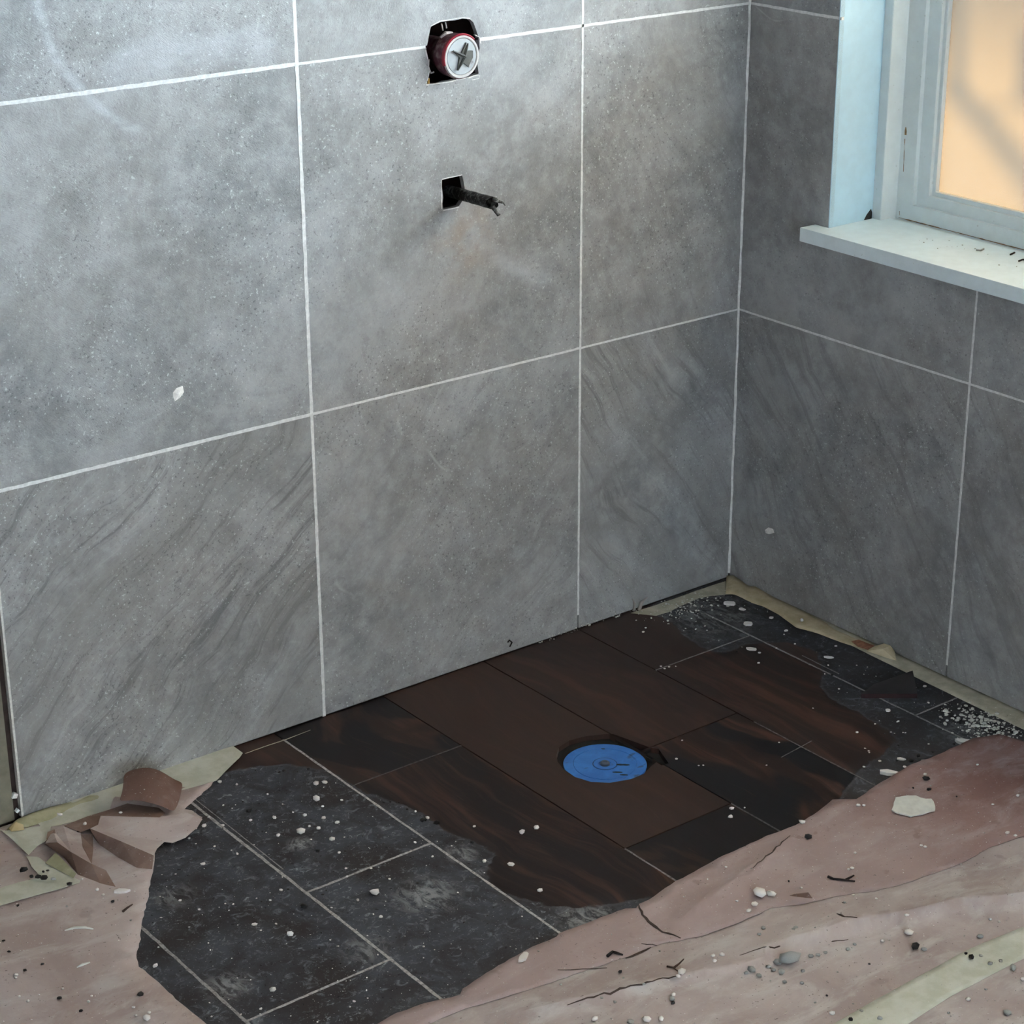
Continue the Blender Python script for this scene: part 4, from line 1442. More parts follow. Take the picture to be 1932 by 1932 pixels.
def lip(p, pl, h, w_):
    """height of an overlapping fold: rises gently from the wall side, drops steeply towards the camera"""
    best, sgn = 9.0, 1.0
    for a, b in zip(pl, pl[1:]):
        d, t_ = seg_dist(p, a, b)
        if d < best:
            best = d
            sgn = (b[0] - a[0]) * (p[1] - a[1]) - (b[1] - a[1]) * (p[0] - a[0])
    d0 = math.hypot(p[0] - pl[0][0], p[1] - pl[0][1])
    fade = min(1.0, d0 / 0.08)
    if sgn > 0:
        return fade * h * max(0.0, 1 - best / w_) ** 1.5
    return fade * h * max(0.0, 1 - best / 0.009)


def z_base(x, y):
    z = 0.0034 + 0.0022 * nz(x, y, 6, 1.3) + 0.0011 * nz(x, y, 17, 5.0)
    p = (x, y)
    z += lip(p, cr2, 0.017, 0.09) + lip(p, cr1, 0.009, 0.06)
    z += 0.004 * math.exp(-(line_dist(p, cr4) / 0.02) ** 2)
    return max(0.0012, z)


pB = paper('builders_paper', base_out, M_paper, z_base, 'dusty greyish-brown floor paper across the lower right', 22, 0.02, 0.016, 0.001, creases=(cr1, cr2, cr4))
red_out = pixl(r_edge + red_low)
cr5 = pixl([(1490, 1592), (1440, 1632), (1395, 1665), (1340, 1712)])
cr6 = pixl([(1345, 1692), (1310, 1720), (1285, 1745)])
EDGE = pixl(r_edge)


def z_red(x, y):
    p = (x, y)
    z = z_base(x, y) + 0.0016
    de = line_dist(p, EDGE)
    z += 0.0035 * math.exp(-(de / 0.012) ** 2) * (0.6 + 0.6 * nz(x, y, 9, 7.0))
    z += 0.009 * math.exp(-(line_dist(p, cr5) / 0.014) ** 2)
    z += 0.005 * math.exp(-(line_dist(p, cr6) / 0.012) ** 2)
    z += 0.003 * max(0.0, nz(x, y, 12, 2.0))
    return z


pR = paper('builders_paper', red_out, M_paper_r, z_red, 'reddish-brown paper strip laid along the edge of the wet planks under the window', 23, 0.012, 0.016, 0.0012, creases=(cr5, cr6))
pRo = Vector(pR.location)
pBo = Vector(pB.location)


def dark_band(name, pix, wid, parent, po, zf, seed, mat=M_tear_and_crease):
    """thin dark band lying in the paper"""
    r = random.Random(seed)
    pts = [Vector(p) for p in rough_loop(pixl(pix), 0.008, 0.0015, seed, False)]
    bm = bmesh.new()
    prev = None
    n = len(pts)
    for i, p in enumerate(pts):
        d = (pts[min(i + 1, n - 1)] - pts[max(i - 1, 0)]).normalized()
        nn = Vector((-d.y, d.x))
        h = wid * (0.25 + 0.75 * math.sin(math.pi * (i + .5) / n)) * r.uniform(.6, 1.2)
        row = []
        for s in (-1, 1):
            q = p + nn * h * s
            row.append(bm.verts.new(Vector((q.x, q.y, zf(q.x, q.y) + 0.0013)) - po))
        if prev:
            bm.faces.new([prev[0], prev[1], row[1], row[0]])
        prev = row
    o = link(name, bm, mat, parent)
    o.modifiers.new('thick', 'SOLIDIFY').thickness = 0.0004


dark_band('tear', [(1205, 1717), (1212, 1733), (1230, 1750), (1250, 1765), (1270, 1770), (1284, 1776)], 0.0026, pR, pRo, z_red, 1)
dark_band('tear', [(1578, 1738), (1592, 1748), (1615, 1753), (1634, 1756)], 0.0022, pB, pBo, z_base, 2)
dark_band('tear', [(1180, 1815), (1210, 1803), (1228, 1794)], 0.0022, pR, pRo, z_red, 3)
dark_band('tear', [(1052, 1838), (1100, 1836), (1145, 1834)], 0.0012, pR, pRo, z_red, 4)
dark_band('tear', [(1065, 1907), (1120, 1893), (1200, 1873), (1290, 1852)], 0.0011, pB, pBo, z_base, 5)  # shade of the lower crease painted as a dark band
dark_band('tear', [(1395, 1812), (1440, 1803), (1480, 1797)], 0.0010, pB, pBo, z_base, 6)  # dark band painted for shade at the start of the fold
dark_band('tear', [(1559, 1773), (1560, 1781), (1580, 1779), (1600, 1777)], 0.0012, pB, pBo, z_base, 7)
dark_band('tear', [(1210, 1787), (1240, 1791)], 0.0010, pR, pRo, z_red, 8)
dark_band('tear', [(1490, 1592), (1450, 1628), (1420, 1652)], 0.0012, pR, pRo, z_red, 9)  # painted shade line following the ridge crease
# small lifted dog-ear on the dusty sheet
V = [(1490, 1690, .010), (1500, 1687, .022), (1525, 1684, .022), (1533, 1695, .010), (1520, 1694, .012)]
facets('lifted_ear', V, [(0, 1, 2, 4), (4, 2, 3)], M_kraft_and_shade, pR, pRo)
# tape strip over the sheet at lower right
def z_on(px, py):
    q = F(px, py, 0.006)
    return q.x, q.y


ta = [(1500, 1972), (1560, 1938), (1640, 1893), (1730, 1845), (1800, 1806), (1850, 1782), (1900, 1762), (1960, 1738), (2100, 1680)]
tb = [(1640, 1972), (1705, 1937), (1790, 1883), (1855, 1848), (1905, 1822), (1960, 1795), (2020, 1768), (2080, 1742), (2200, 1690)]


def on_paper(pix, dz):
    out = []
    for px, py in pix:
        q = F(px, py, 0.005)
        out.append(Vector((q.x, q.y, z_base(q.x, q.y) + dz)))
    return out


def drape(name, pa, pb, mat, label, zf, dz, seed):
    """a tape strip that follows the paper below it"""
    n, s = 90, 6
    bm = bmesh.new()

    def at(pl, t_):
        k = t_ * (len(pl) - 1)
        i = min(int(k), len(pl) - 2)
        return Vector(pl[i]).lerp(Vector(pl[i + 1]), k - i)
    g = []
    for i in range(n + 1):
        row = []
        for j in range(s + 1):
            p = at(pa, i / n).lerp(at(pb, i / n), j / s)
            q = F(p.x, p.y, 0.005)
            row.append(bm.verts.new((q.x, q.y, zf(q.x, q.y) + dz)))
        g.append(row)
    for a, b in zip(g, g[1:]):
        for j in range(s):
            bm.faces.new([a[j], a[j + 1], b[j + 1], b[j]])
    c = sum((v.co for v in bm.verts), Vector()) / len(bm.verts)
    for v in bm.verts:
        v.co -= c
    o = link(name, bm, mat, None, c, smooth=True)
    md = o.modifiers.new('thick', 'SOLIDIFY'); md.thickness = 0.0005
    tag(o, label, 'tape')
    return o


drape('masking_tape', ta, tb, M_tape, 'long pale masking tape strip running diagonally over the paper at lower right', z_base, 0.0016, 3)

# ------------------------------------------------------------------ tile offcut on the planks
bm = bmesh.new()
pt = [F(px, py, 0.0095) for px, py in [(1625, 1309), (1648, 1291), (1722, 1265), (1731, 1309)]]
c_ = sum(pt, Vector()) / 4
prism(bm, [((p - c_).x, (p - c_).y) for p in pt], [], 0.0095, 0.0003, lambda u, v, w_: Vector((u, v, w_)))
for f in bm.faces:
    if abs(f.normal.z) < 0.5:
        f.material_index = 1
bmesh.ops.recalc_face_normals(bm, faces=bm.faces[:])
for f in bm.faces:
    f.material_index = 0 if abs(f.normal.z) > 0.5 else 1
o = link('tile_offcut', bm, [M_shard, M_shard_e], None, (c_.x, c_.y, 0))
tag(o, 'dark triangular tile offcut lying near the foot of the window wall', 'tile offcut')

# ------------------------------------------------------------------ debris
def blob(seed, flat, mat, kind='round'):
    r = random.Random(seed)
    bm = bmesh.new()
    bmesh.ops.create_icosphere(bm, subdivisions=1 if kind != 'fine' else 2, radius=0.5)
    for v in bm.verts:
        v.co *= r.uniform(0.78, 1.12)
        v.co.z *= flat
    zmin = min(v.co.z for v in bm.verts)
    for v in bm.verts:
        v.co.z -= zmin
    me = bpy.data.meshes.new('crumb')
    bm.to_mesh(me)
    bm.free()
    for p in me.polygons:
        p.use_smooth = True
    me.materials.append(mat)
    return me


def chip(seed, mat):
    r = random.Random(seed)
    bm = bmesh.new()
    n = 7
    pl = [(0.5 * r.uniform(.7, 1.1) * math.cos(k * 2 * math.pi / n), 0.5 * r.uniform(.7, 1.1) * math.sin(k * 2 * math.pi / n)) for k in range(n)]
    prism(bm, pl, [], 0.16, 0.0, lambda u, v, w_: Vector((u, v, w_)))
    me = bpy.data.meshes.new('chip')
    bmesh.ops.recalc_face_normals(bm, faces=bm.faces[:])
    bm.to_mesh(me)
    bm.free()
    me.materials.append(mat)
    return me


WHITE = [blob(k, 0.62, M_white) for k in range(5)]
CHIPS = [chip(k, M_white) for k in range(4)]
BLACK = [blob(20 + k, 0.6, M_black) for k in range(4)]
GREY = [blob(40 + k, 0.6, M_greyc) for k in range(4)]
rd_ = random.Random(11)


LANDMARKS = [
    (1142, 1437, 'the blue drain cap'), (568, 1572, 'the large round plaster lump'), (597, 1511, 'the white lump second from the wall'), (707, 1687, 'the oblong chip'),
    (515, 1870, 'the lone lower white lump'), (580, 1683, 'the lower left grout crossing'), (805, 1595, 'the upper left grout crossing'), (550, 1402, 'the pale joint end at the wall'),
    (330, 1500, 'the curled paper leaf'), (290, 1600, 'the crumpled paper folds'), (1678, 1461, 'the long white chip'), (1680, 1295, 'the dark tile offcut'), (1411, 1178, 'the flat chip near the corner'),
    (1376, 1140, 'the chip in the corner'), (1563, 1241, 'the white sliver by the offcut'), (1722, 1522, 'the large plaster flake'), (1432, 1691, 'the white pebble-like lump'), (1588, 1662, 'the dark forked twig'),
    (1490, 1818, 'the grey mortar block'), (1726, 1790, 'the oval black lump'), (1268, 1833, 'the brown twig sprig'), (229, 1683, 'the flat white chip on paper'), (150, 1753, 'the longer sealant bead'), (158, 1820, 'the shorter sealant bead'),
    (1870, 1365, 'the plaster heap at right'), (1800, 1830, 'the diagonal tape strip'), (80, 1670, 'the bent pale tape'), (1606, 1745, 'the curved tear'), (1245, 1752, 'the tear at the paper edge'), (1490, 1690, 'the lifted paper ear'),
    (1510, 1410, 'the faint joint crossing'), (1375, 1525, 'the joint below the drain'), (1175, 1602, 'the drain plank corner'), (1410, 1195, 'the corner joint crossing'), (1740, 1348, 'the short joint by the tape'), (470, 1925, 'the lowest grout crossing'), (1140, 1885, 'the lower paper crease')]
ORD = ['nearest', 'second', 'third', 'fourth', 'fifth', 'sixth', 'seventh', 'eighth', 'ninth', 'tenth', 'eleventh', 'twelfth', 'thirteenth', 'fourteenth']
CRUMBS = []


def label_crumbs():
    """give each crumb a label of its own: its look, the landmark nearest to it, the side it lies on, its place in that row"""
    sets = {}
    for o, px, py, look in CRUMBS:
        d, lx, ly, nm = min((math.hypot(px - lx, py - ly), lx, ly, nm) for lx, ly, nm in LANDMARKS)
        dx, dy = px - lx, py - ly
        side = ('right of' if dx > 0 else 'left of') if abs(dx) > abs(dy) else ('below' if dy > 0 else 'above')
        sets.setdefault((look, side, nm), []).append((d, o))
    for (look, side, nm), l in sets.items():
        l.sort(key=lambda q: q[0])
        for k, (d, o) in enumerate(l):
            o['label'] = f'{look} {side} {nm}' + ('' if len(l) == 1 else ', nearest one' if k == 0 else ', farthest one' if k == len(l) - 1 else f', {ORD[k]} nearest')


def put(name, mesh, px, py, w_, z, label, cat, group=None, asp=None, rot=None):
    o = bpy.data.objects.new(name, mesh)
    q = F(px, py, z)
    s = w_ * 0.00105
    o.location = q
    a = asp or rd_.uniform(.7, 1.0)
    o.scale = (s, s * a, s * rd_.uniform(.75, 1.0))
    o.rotation_euler = (0, 0, rd_.uniform(0, 6.28) if rot is None else rot)
    COL.objects.link(o)
    tag(o, label, cat, group)
    if group:
        CRUMBS.append((o, px, py, label))
    return o


def zp(px, py, which):
    q = F(px, py, 0.005)
    return (z_red if which == 'r' else z_base if which == 'b' else z_left)(q.x, q.y) + 0.0008


# dusty dark planks left of the drain
G = 'white crumbs on the dusty planks at left'
for px, py, s in [(415, 1477, 9), (447, 1481, 6), (596, 1481, 13), (613, 1478, 12), (609, 1523, 6), (645, 1511, 6), (518, 1545, 10), (575, 1540, 9), (611, 1545, 9), (636, 1554, 9), (601, 1565, 9), (525, 1579, 10), (626, 1586, 11), (385, 1561, 10), (369, 1564, 7), (394, 1543, 6), (420, 1559, 7), (421, 1520, 5), (383, 1632, 9), (357, 1583, 5), (448, 1612, 6), (473, 1549, 6), (530, 1681, 7), (675, 1700, 7), (783, 1591, 6), (816, 1617, 6), (784, 1532, 6), (719, 1731, 7), (480, 1746, 10), (521, 1744, 5), (510, 1700, 5), (440, 1707, 5), (376, 1717, 5), (653, 1640, 5), (492, 1905, 6), (584, 1560, 6), (505, 1500, 5), (553, 1534, 5), (405, 1598, 5), (340, 1700, 6), (640, 1610, 6), (655, 1655, 5), (700, 1640, 5), (735, 1660, 5)]:
    put('plaster_crumb', rd_.choice(WHITE), px, py, s, 0.0004, 'small white plaster crumb', 'crumb', G)
for px, py, s, lb in [(597, 1511, 17, 'white plaster lump on the dusty planks near the wall, second row from the joint'), (568, 1572, 16, 'large round white plaster lump amid powdery splashes on the left planks'),
                      (707, 1687, 16, 'oblong white chip on the plank just right of the second pale joint'), (515, 1870, 11, 'lone white lump with a dark shadow on the lowest visible plank'),
                      (293, 1824, 10, 'round white lump by the torn paper edge at lower left'), (547, 1766, 12, 'white crumb ringed with powder between the two lower joints')]:
    put('plaster_lump', rd_.choice(WHITE), px, py, s, 0.0004, lb, 'plaster lump')
G = 'black crumbs on the dusty planks at left'
for px, py, s in [(470, 1533, 12), (536, 1456, 8), (527, 1458, 6), (582, 1452, 6), (797, 1550, 11), (824, 1555, 13), (891, 1591, 9), (574, 1714, 14), (600, 1607, 8), (724, 1515, 6), (736, 1514, 4), (753, 1515, 5), (652, 1607, 7), (768, 1528, 5)]:
    put('black_crumb', rd_.choice(BLACK), px, py, s, 0.0004, 'small black crumb', 'crumb', G)
# wet planks
G = 'pale crumbs on the wet planks'
for px, py, s in [(985, 1573, 13), (1012, 1564, 11), (964, 1633, 13), (1018, 1682, 10), (914, 1627, 9), (895, 1561, 6), (807, 1545, 9), (1276, 1433, 6), (1287, 1398, 4), (1318, 1445, 4), (1327, 1445, 4), (1380, 1527, 9), (1378, 1543, 10), (1405, 1525, 4), (1446, 1445, 4), (1470, 1402, 4), (1433, 1233, 7), (1247, 1258, 5), (1254, 1262, 5), (1262, 1259, 5), (1275, 1258, 4), (1431, 1252, 6), (1617, 1383, 6), (1534, 1337, 4)]:
    put('plaster_crumb', rd_.choice(WHITE), px, py, s, 0.0004, 'pale crumb on the wet planks', 'crumb', G)
# right, beside the window wall
G = 'white chips on the planks by the window wall'
for px, py, s in [(1400, 1150, 14), (1455, 1166, 12), (1483, 1190, 9), (1577, 1219, 6), (1675, 1341, 12), (1745, 1295, 8), (1583, 1300, 5), (1787, 1344, 7), (1660, 1436, 7), (1707, 1447, 7), (1693, 1362, 5), (1651, 1366, 5), (1632, 1412, 4), (1639, 1417, 4), (1695, 1361, 5), (1752, 1404, 5), (1640, 1420, 4), (1630, 1447, 6), (1465, 1223, 5), (1500, 1215, 5), (1517, 1156, 5)]:
    put('plaster_chip', rd_.choice(CHIPS), px, py, s, 0.0004, 'small white plaster chip', 'chip', G)
for px, py, s, a, lb in [(1411, 1178, 22, .8, 'flat white plaster chip near the inner corner, by the pale joint'), (1376, 1140, 30, .55, 'long white plaster chip right in the inner corner'), (1418, 1226, 24, .45, 'white plaster sliver on the wet edge below the corner joint'),
                         (1563, 1241, 19, .45, 'white plaster sliver left of the dark tile offcut'), (1678, 1461, 36, .4, 'long white chip at the paper edge under the window'), (1748, 1438, 20, .5, 'white chip tucked against the reddish paper edge'),
                         (1700, 1433, 15, .6, 'white chip among black crumbs above the reddish paper'), (1818, 1402, 34, .5, 'pale grey chip at the top of the reddish paper edge')]:
    put('plaster_chip', rd_.choice(CHIPS), px, py, s, 0.0005, lb, 'chip', None, a, -0.9)
put('plaster_chip', CHIPS[1], 988, 1808, 30, zp(988, 1808, 'r') + 0.001, 'flat white chip on the lower-left edge of the reddish paper strip', 'chip', None, .4, 0.5)
put('plaster_crumb', WHITE[1], 1513, 1172, 12, 0.016, 'white crumb resting on the peeled tan tape', 'crumb')
G = 'black crumbs by the window wall'
for px, py, s in [(1570, 1275, 8), (1718, 1437, 11), (1732, 1428, 10), (1812, 1366, 8), (1818, 1354, 7), (1775, 1364, 5), (1800, 1405, 6), (1695, 1407, 5), (1670, 1385, 5), (1760, 1420, 5), (1692, 1436, 5)]:
    put('black_crumb', rd_.choice(BLACK), px, py, s, 0.0004, 'small black grit crumb', 'crumb', G)
G = 'black crumbs on the reddish paper'
for px, py, s in [(1747, 1473, 14), (1753, 1491, 10), (1525, 1582, 13), (1723, 1488, 5), (1488, 1664, 5), (1805, 1504, 4)]:
    put('black_crumb', rd_.choice(BLACK), px, py, s, zp(px, py, 'r'), 'black crumb on reddish paper', 'crumb', G)
G = 'pale crumbs on the reddish paper'
for px, py, s in [(1745, 1463, 7), (1844, 1444, 6), (1873, 1519, 6), (1608, 1640, 8), (1601, 1642, 6), (1613, 1611, 6), (1738, 1597, 6), (1745, 1599, 7), (1610, 1690, 6), (1513, 1553, 12), (1920, 1503, 8), (1619, 1522, 9), (1630, 1521, 7), (1390, 1701, 6), (1423, 1709, 12), (1412, 1720, 10), (1455, 1689, 18), (1290, 1693, 4), (1335, 1660, 4), (1370, 1637, 5), (1512, 1676, 5)]:
    put('plaster_crumb', rd_.choice(WHITE), px, py, s, zp(px, py, 'r'), 'pale crumb on reddish paper', 'crumb', G)
put('plaster_lump', WHITE[2], 1432, 1691, 25, zp(1432, 1691, 'r'), 'white pebble-like plaster lump on the reddish paper beside a grey one', 'plaster lump')
G = 'pale crumbs on the grey-brown paper'
for px, py, s in [(1714, 1763, 16), (1710, 1728, 9), (1665, 1777, 8), (1653, 1697, 6), (1900, 1573, 10), (1915, 1578, 8), (1930, 1850, 10), (1826, 1887, 10), (1570, 1914, 10), (1345, 1805, 9), (1362, 1803, 10), (1348, 1815, 8), (1287, 1838, 16), (1280, 1844, 9), (1270, 1878, 9), (1122, 1925, 12), (1220, 1926, 14), (1247, 1925, 12), (1868, 1736, 6), (1885, 1740, 6)]:
    put('plaster_crumb', rd_.choice(WHITE), px, py, s, zp(px, py, 'b'), 'pale crumb on the dusty paper', 'crumb', G)
G = 'dark crumbs on the grey-brown paper'
for px, py, s in [(1743, 1793, 10), (1501, 1752, 9), (1497, 1755, 7), (1440, 1753, 9), (1432, 1764, 8), (1593, 1704, 6), (1600, 1792, 8), (1612, 1783, 7), (1850, 1769, 12), (1832, 1810, 12), (1850, 1805, 8), (1822, 1800, 7), (1911, 1829, 14), (1900, 1913, 14), (1480, 1854, 8), (1513, 1857, 8), (1560, 1880, 5), (1625, 1908, 7), (1660, 1923, 10), (1605, 1925, 8), (1790, 1912, 6), (1868, 1820, 9), (1888, 1815, 8), (1860, 1868, 6), (1268, 1886, 12), (1270, 1895, 7), (1190, 1930, 12), (1170, 1836, 8), (1176, 1846, 5), (1058, 1859, 5), (1135, 1884, 6), (1215, 1858, 6), (1160, 1892, 6), (1640, 1820, 5), (1580, 1835, 4)]:
    put('dark_crumb', rd_.choice(BLACK + GREY + GREY), px, py, s, zp(px, py, 'b'), 'dark crumb on the dusty paper', 'crumb', G)
put('black_crumb', BLACK[0], 1726, 1790, 17, zp(1726, 1790, 'b'), 'oval black lump on the dusty paper, lower right of the creases', 'crumb', None, .75)
# mortar fragments in the crease
put('mortar_chunk', GREY[1], 1490, 1818, 36, zp(1490, 1818, 'b'), 'grey mortar block, largest lump in the paper crease at lower right', 'mortar', None, .6, -.4)
G = 'mortar bits round the grey block'
for px, py, s in [(1467, 1818, 14), (1475, 1836, 12), (1450, 1826, 9), (1418, 1833, 14), (1408, 1838, 9), (1432, 1842, 9), (1460, 1832, 8), (1400, 1834, 6), (1530, 1806, 10), (1543, 1803, 9), (1557, 1799, 8), (1515, 1833, 8)]:
    put('mortar_bit', rd_.choice(GREY), px, py, s, zp(px, py, 'b'), 'small grey mortar bit', 'mortar', G)
# left paper
G = 'dark crumbs at left'
for px, py, s in [(45, 1644, 16), (72, 1657, 11), (84, 1660, 15), (60, 1656, 8), (101, 1661, 10), (131, 1671, 10), (82, 1646, 6), (90, 1644, 6), (34, 1710, 6), (126, 1711, 5), (80, 1820, 6), (7, 1776, 6), (47, 1832, 7), (112, 1885, 8), (265, 1878, 11), (153, 1909, 7), (213, 1703, 7), (247, 1737, 5), (17, 1797, 6), (140, 1573, 9), (148, 1570, 7)]:
    put('dark_crumb', rd_.choice(BLACK + GREY[:1]), px, py, s, zp(px, py, 'l') + (0.005 if py < 1675 and px < 140 else 0), 'small dark crumb', 'crumb', G)
G = 'pale crumbs on the paper at left'
for px, py, s in [(183, 1680, 8), (195, 1689, 6), (155, 1659, 6), (228, 1535, 7), (31, 1842, 8), (30, 1846, 6), (53, 1890, 6), (37, 1881, 5), (118, 1867, 6), (167, 1891, 6), (173, 1880, 4), (277, 1924, 14), (257, 1917, 6), (254, 1683, 4), (160, 1556, 9), (113, 1539, 11), (252, 1902, 6), (282, 1912, 6)]:
    hz_ = 0.016 if (px, py) in ((228, 1535), (160, 1556)) else (0.012 if (px, py) == (113, 1539) else 0)
    put('plaster_crumb', rd_.choice(WHITE), px, py, s, zp(px, py, 'l') + hz_, 'small pale crumb', 'crumb', G)
put('plaster_chip', CHIPS[2], 229, 1683, 25, zp(229, 1683, 'l'), 'flat white chip on the left paper below the crumpled folds', 'chip', None, .5, -.5)

# two dry white smears of sealant on the left paper
bm = bmesh.new()
for k, (pts) in enumerate([[(122, 1757), (140, 1752), (160, 1751), (176, 1754)], [(145, 1825), (156, 1820), (170, 1816)]]):
    bm = bmesh.new()
    P3 = [F(px, py, 0.004) + Vector((0, 0, zp(px, py, 'l') - 0.003)) for px, py in pts]
    c_ = sum(P3, Vector()) / len(P3)
    tube(bm, [p - c_ for p in P3], [0.001] + [0.0026] * (len(P3) - 2) + [0.0012], 8)
    for v in bm.verts:
        v.co.z *= 0.8
    o = link('sealant_bead', bm, M_flake, None, c_, smooth=True)
    tag(o, ['longer curved white sealant bead dried on the left paper', 'shorter white sealant bead dried on the left paper'][k], 'sealant')

# big pale plaster flake on the reddish paper
pix = [(1682, 1530), (1686, 1517), (1689, 1506), (1703, 1504), (1712, 1503), (1728, 1503), (1737, 1507), (1746, 1509), (1757, 1509), (1763, 1519), (1764, 1531), (1750, 1534), (1740, 1538), (1718, 1542), (1700, 1537), (1690, 1534)]
zz = zp(1722, 1522, 'r') + 0.001
bm = bmesh.new()
pl = rough_loop(pix_poly(lambda x, y: F(x, y, zz), pix, 0, 1), 0.006, 0.0012, 4)
cx = sum(p[0] for p in pl) / len(pl); cy = sum(p[1] for p in pl) / len(pl)
prism(bm, [(p[0] - cx, p[1] - cy) for p in pl], [], 0.0024, 0.0, lambda u, v, w_: Vector((u, v, w_)))
o = link('plaster_flake', bm, M_flake, None, (cx, cy, zz))
tag(o, 'large flat off-white plaster flake on the reddish paper', 'plaster flake')
# splash of plaster dried on the lit wall, and one on the window wall
for fn, pts, nm, lb in ((lambda x, y: BW(x, y), [(326, 741), (333, 732), (345, 728), (347, 740), (340, 750), (330, 757), (327, 750)], 'plaster_splash', 'white plaster splash stuck to the lit wall below the left tile row joint'),
                        (lambda x, y: RW(x, y), [(1443, 1000), (1450, 995), (1459, 998), (1461, 1005), (1452, 1008), (1445, 1006)], 'plaster_splash', 'small white plaster splash stuck low on the window wall')):
    P3 = [fn(*p) for p in pts]
    nrm = Vector((0, -1, 0)) if P3[0].y > -1e-6 else Vector((-1, 0, 0))
    c_ = sum(P3, Vector()) / len(P3)
    bm = bmesh.new()
    vs = [bm.verts.new(p - c_ + nrm * 0.0001) for p in P3]
    top_ = bm.verts.new(nrm * 0.0035)
    for k in range(len(vs)):
        bm.faces.new([top_, vs[k], vs[(k + 1) % len(vs)]])
    bm.faces.new(vs[::-1])
    o = link(nm, bm, M_white, None, c_, smooth=False)
    tag(o, lb, 'plaster splash')
# twigs
M_twig = simple('twig', (0.055, 0.03, 0.022), 0.8, 0.3, 80)
M_twigd = simple('dark_twig', (0.016, 0.010, 0.010), 0.8, 0.3, 80)


def twig(strands, which, mat, label, lift=0.002, rad=0.0016):
    P = [[F(px, py, 0.005) + Vector((0, 0, zp(px, py, which) - 0.005 + lift)) for px, py in s] for s in strands]
    c_ = P[0][0].copy()
    bm = bmesh.new()
    for s in P:
        tube(bm, [p - c_ for p in s], [rad * (1 if k == 0 else .8 if k < len(s) - 1 else .5) for k in range(len(s))], 6)
    o = link('twig', bm, mat, None, c_, smooth=True)
    tag(o, label, 'twig')


twig([[(1562, 1656), (1572, 1660), (1590, 1662), (1613, 1665)], [(1596, 1662), (1611, 1655)]], 'r', M_twigd, 'dark forked twig on the edge of the reddish paper', rad=0.0022)
twig([[(1258, 1829), (1270, 1832), (1278, 1842)], [(1272, 1832), (1281, 1823), (1290, 1812)]], 'b', M_twig, 'brown twig sprig beside a white crumb on the dusty paper')
twig([[(232, 1720), (240, 1713), (250, 1706)]], 'l', M_twig, 'brown curled sliver on the left paper near the torn edge', rad=0.0020)
twig([[(1146, 1808), (1156, 1799), (1162, 1801), (1175, 1805)]], 'r', M_twigd, 'short dark bent twig on the lower part of the reddish paper', rad=0.0026)
# tuft of plaster and fibres at the wall foot near the corner
bm = bmesh.new()
for pts in ([(1196, 1152, -.004), (1197, 1140, -.008), (1194, 1130, -.01)], [(1205, 1150, -.004), (1210, 1136, -.010), (1222, 1127, -.012)], [(1207, 1151, -.004), (1211, 1139, -.006), (1217, 1131, -.008)]):
    P3 = [BW(px, py, y) for px, py, y in pts]
    if pts[0][0] == 1196:
        c_ = P3[0].copy()
    tube(bm, [p - c_ for p in P3], [0.0030, 0.0024, 0.001], 6)
o = link('silicone_scrap', bm, M_pale, None, c_, smooth=True)
tag(o, 'grey scraps of peeled sealant standing at the wall foot near the corner', 'sealant')
bm = bmesh.new()
P3 = [BW(962, 1220, -.003), BW(966, 1212, -.007), BW(961, 1208, -.008), BW(958, 1212, -.008)]
tube(bm, [p - P3[0] for p in P3], [0.0014] * 4, 6)
o = link('silicone_scrap', bm, M_twigd, None, P3[0], smooth=True)
tag(o, 'dark curled sealant thread at the wall foot above the drain', 'sealant')


label_crumbs()


# uncountable small stuff
def scatter(name, mat, label, cat, n, fn, seed, smin, smax):
    r = random.Random(seed)
    bm = bmesh.new()
    k = 0
    while k < n:
        p = fn(r)
        k += 1
        if p is None:
            continue
        s = r.uniform(smin, smax) * (r.random() ** 1.5 * 0.8 + 0.2)
        mtx = Matrix.Translation(p) @ Matrix.Rotation(r.uniform(0, 6.28), 4, 'Z') @ Matrix.Diagonal((s * r.uniform(.7, 1.5), s * r.uniform(.6, 1), s * .5, 1))
        bmesh.ops.create_icosphere(bm, subdivisions=1, radius=1.0, matrix=mtx)
    o = link(name, bm, mat, recalc=False, smooth=True)
    tag(o, label, cat, None, 'stuff')
    return o


def on_dry_left(r):
    p = F(r.uniform(270, 1100), r.uniform(1445, 1932))
    if inside(p, left_dark) and dry_sd(p) > 0:
        return Vector((p.x, p.y, 0.0006))


left_dark = DRY1


def on_right(r):
    y = -r.random() * 0.95
    p = Vector((-r.random() ** 1.4 * 0.28 - 0.01, y, 0.0008))
    if dry_sd(p) > -0.01:
        return p


def heap(cx_, cy_, sx_, sy_, h):
    def fn(r):
        a, b = r.gauss(0, 1), r.gauss(0, 1)
        x, y = cx_ + a * sx_, cy_ + b * sy_
        if x > -0.003 or y > -0.003:
            return None
        return Vector((x, y, 0.0015 + h * max(0, 1 - (a * a + b * b) / 4) * r.random()))
    return fn


def on_paper_right(r):
    p = F(r.uniform(900, 1932), r.uniform(1450, 1932), 0.005)
    if inside(p, base_out) and not inside(p, red_out):
        return Vector((p.x, p.y, z_base(p.x, p.y) + 0.0012))
    if inside(p, red_out):
        return Vector((p.x, p.y, z_red(p.x, p.y) + 0.0012)) if r.random() < 0.5 else None


def on_paper_left(r):
    p = F(r.uniform(-20, 400), r.uniform(1640, 1932), 0.004)
    if inside(p, left_out):
        return Vector((p.x, p.y, z_left(p.x, p.y) + 0.0010))


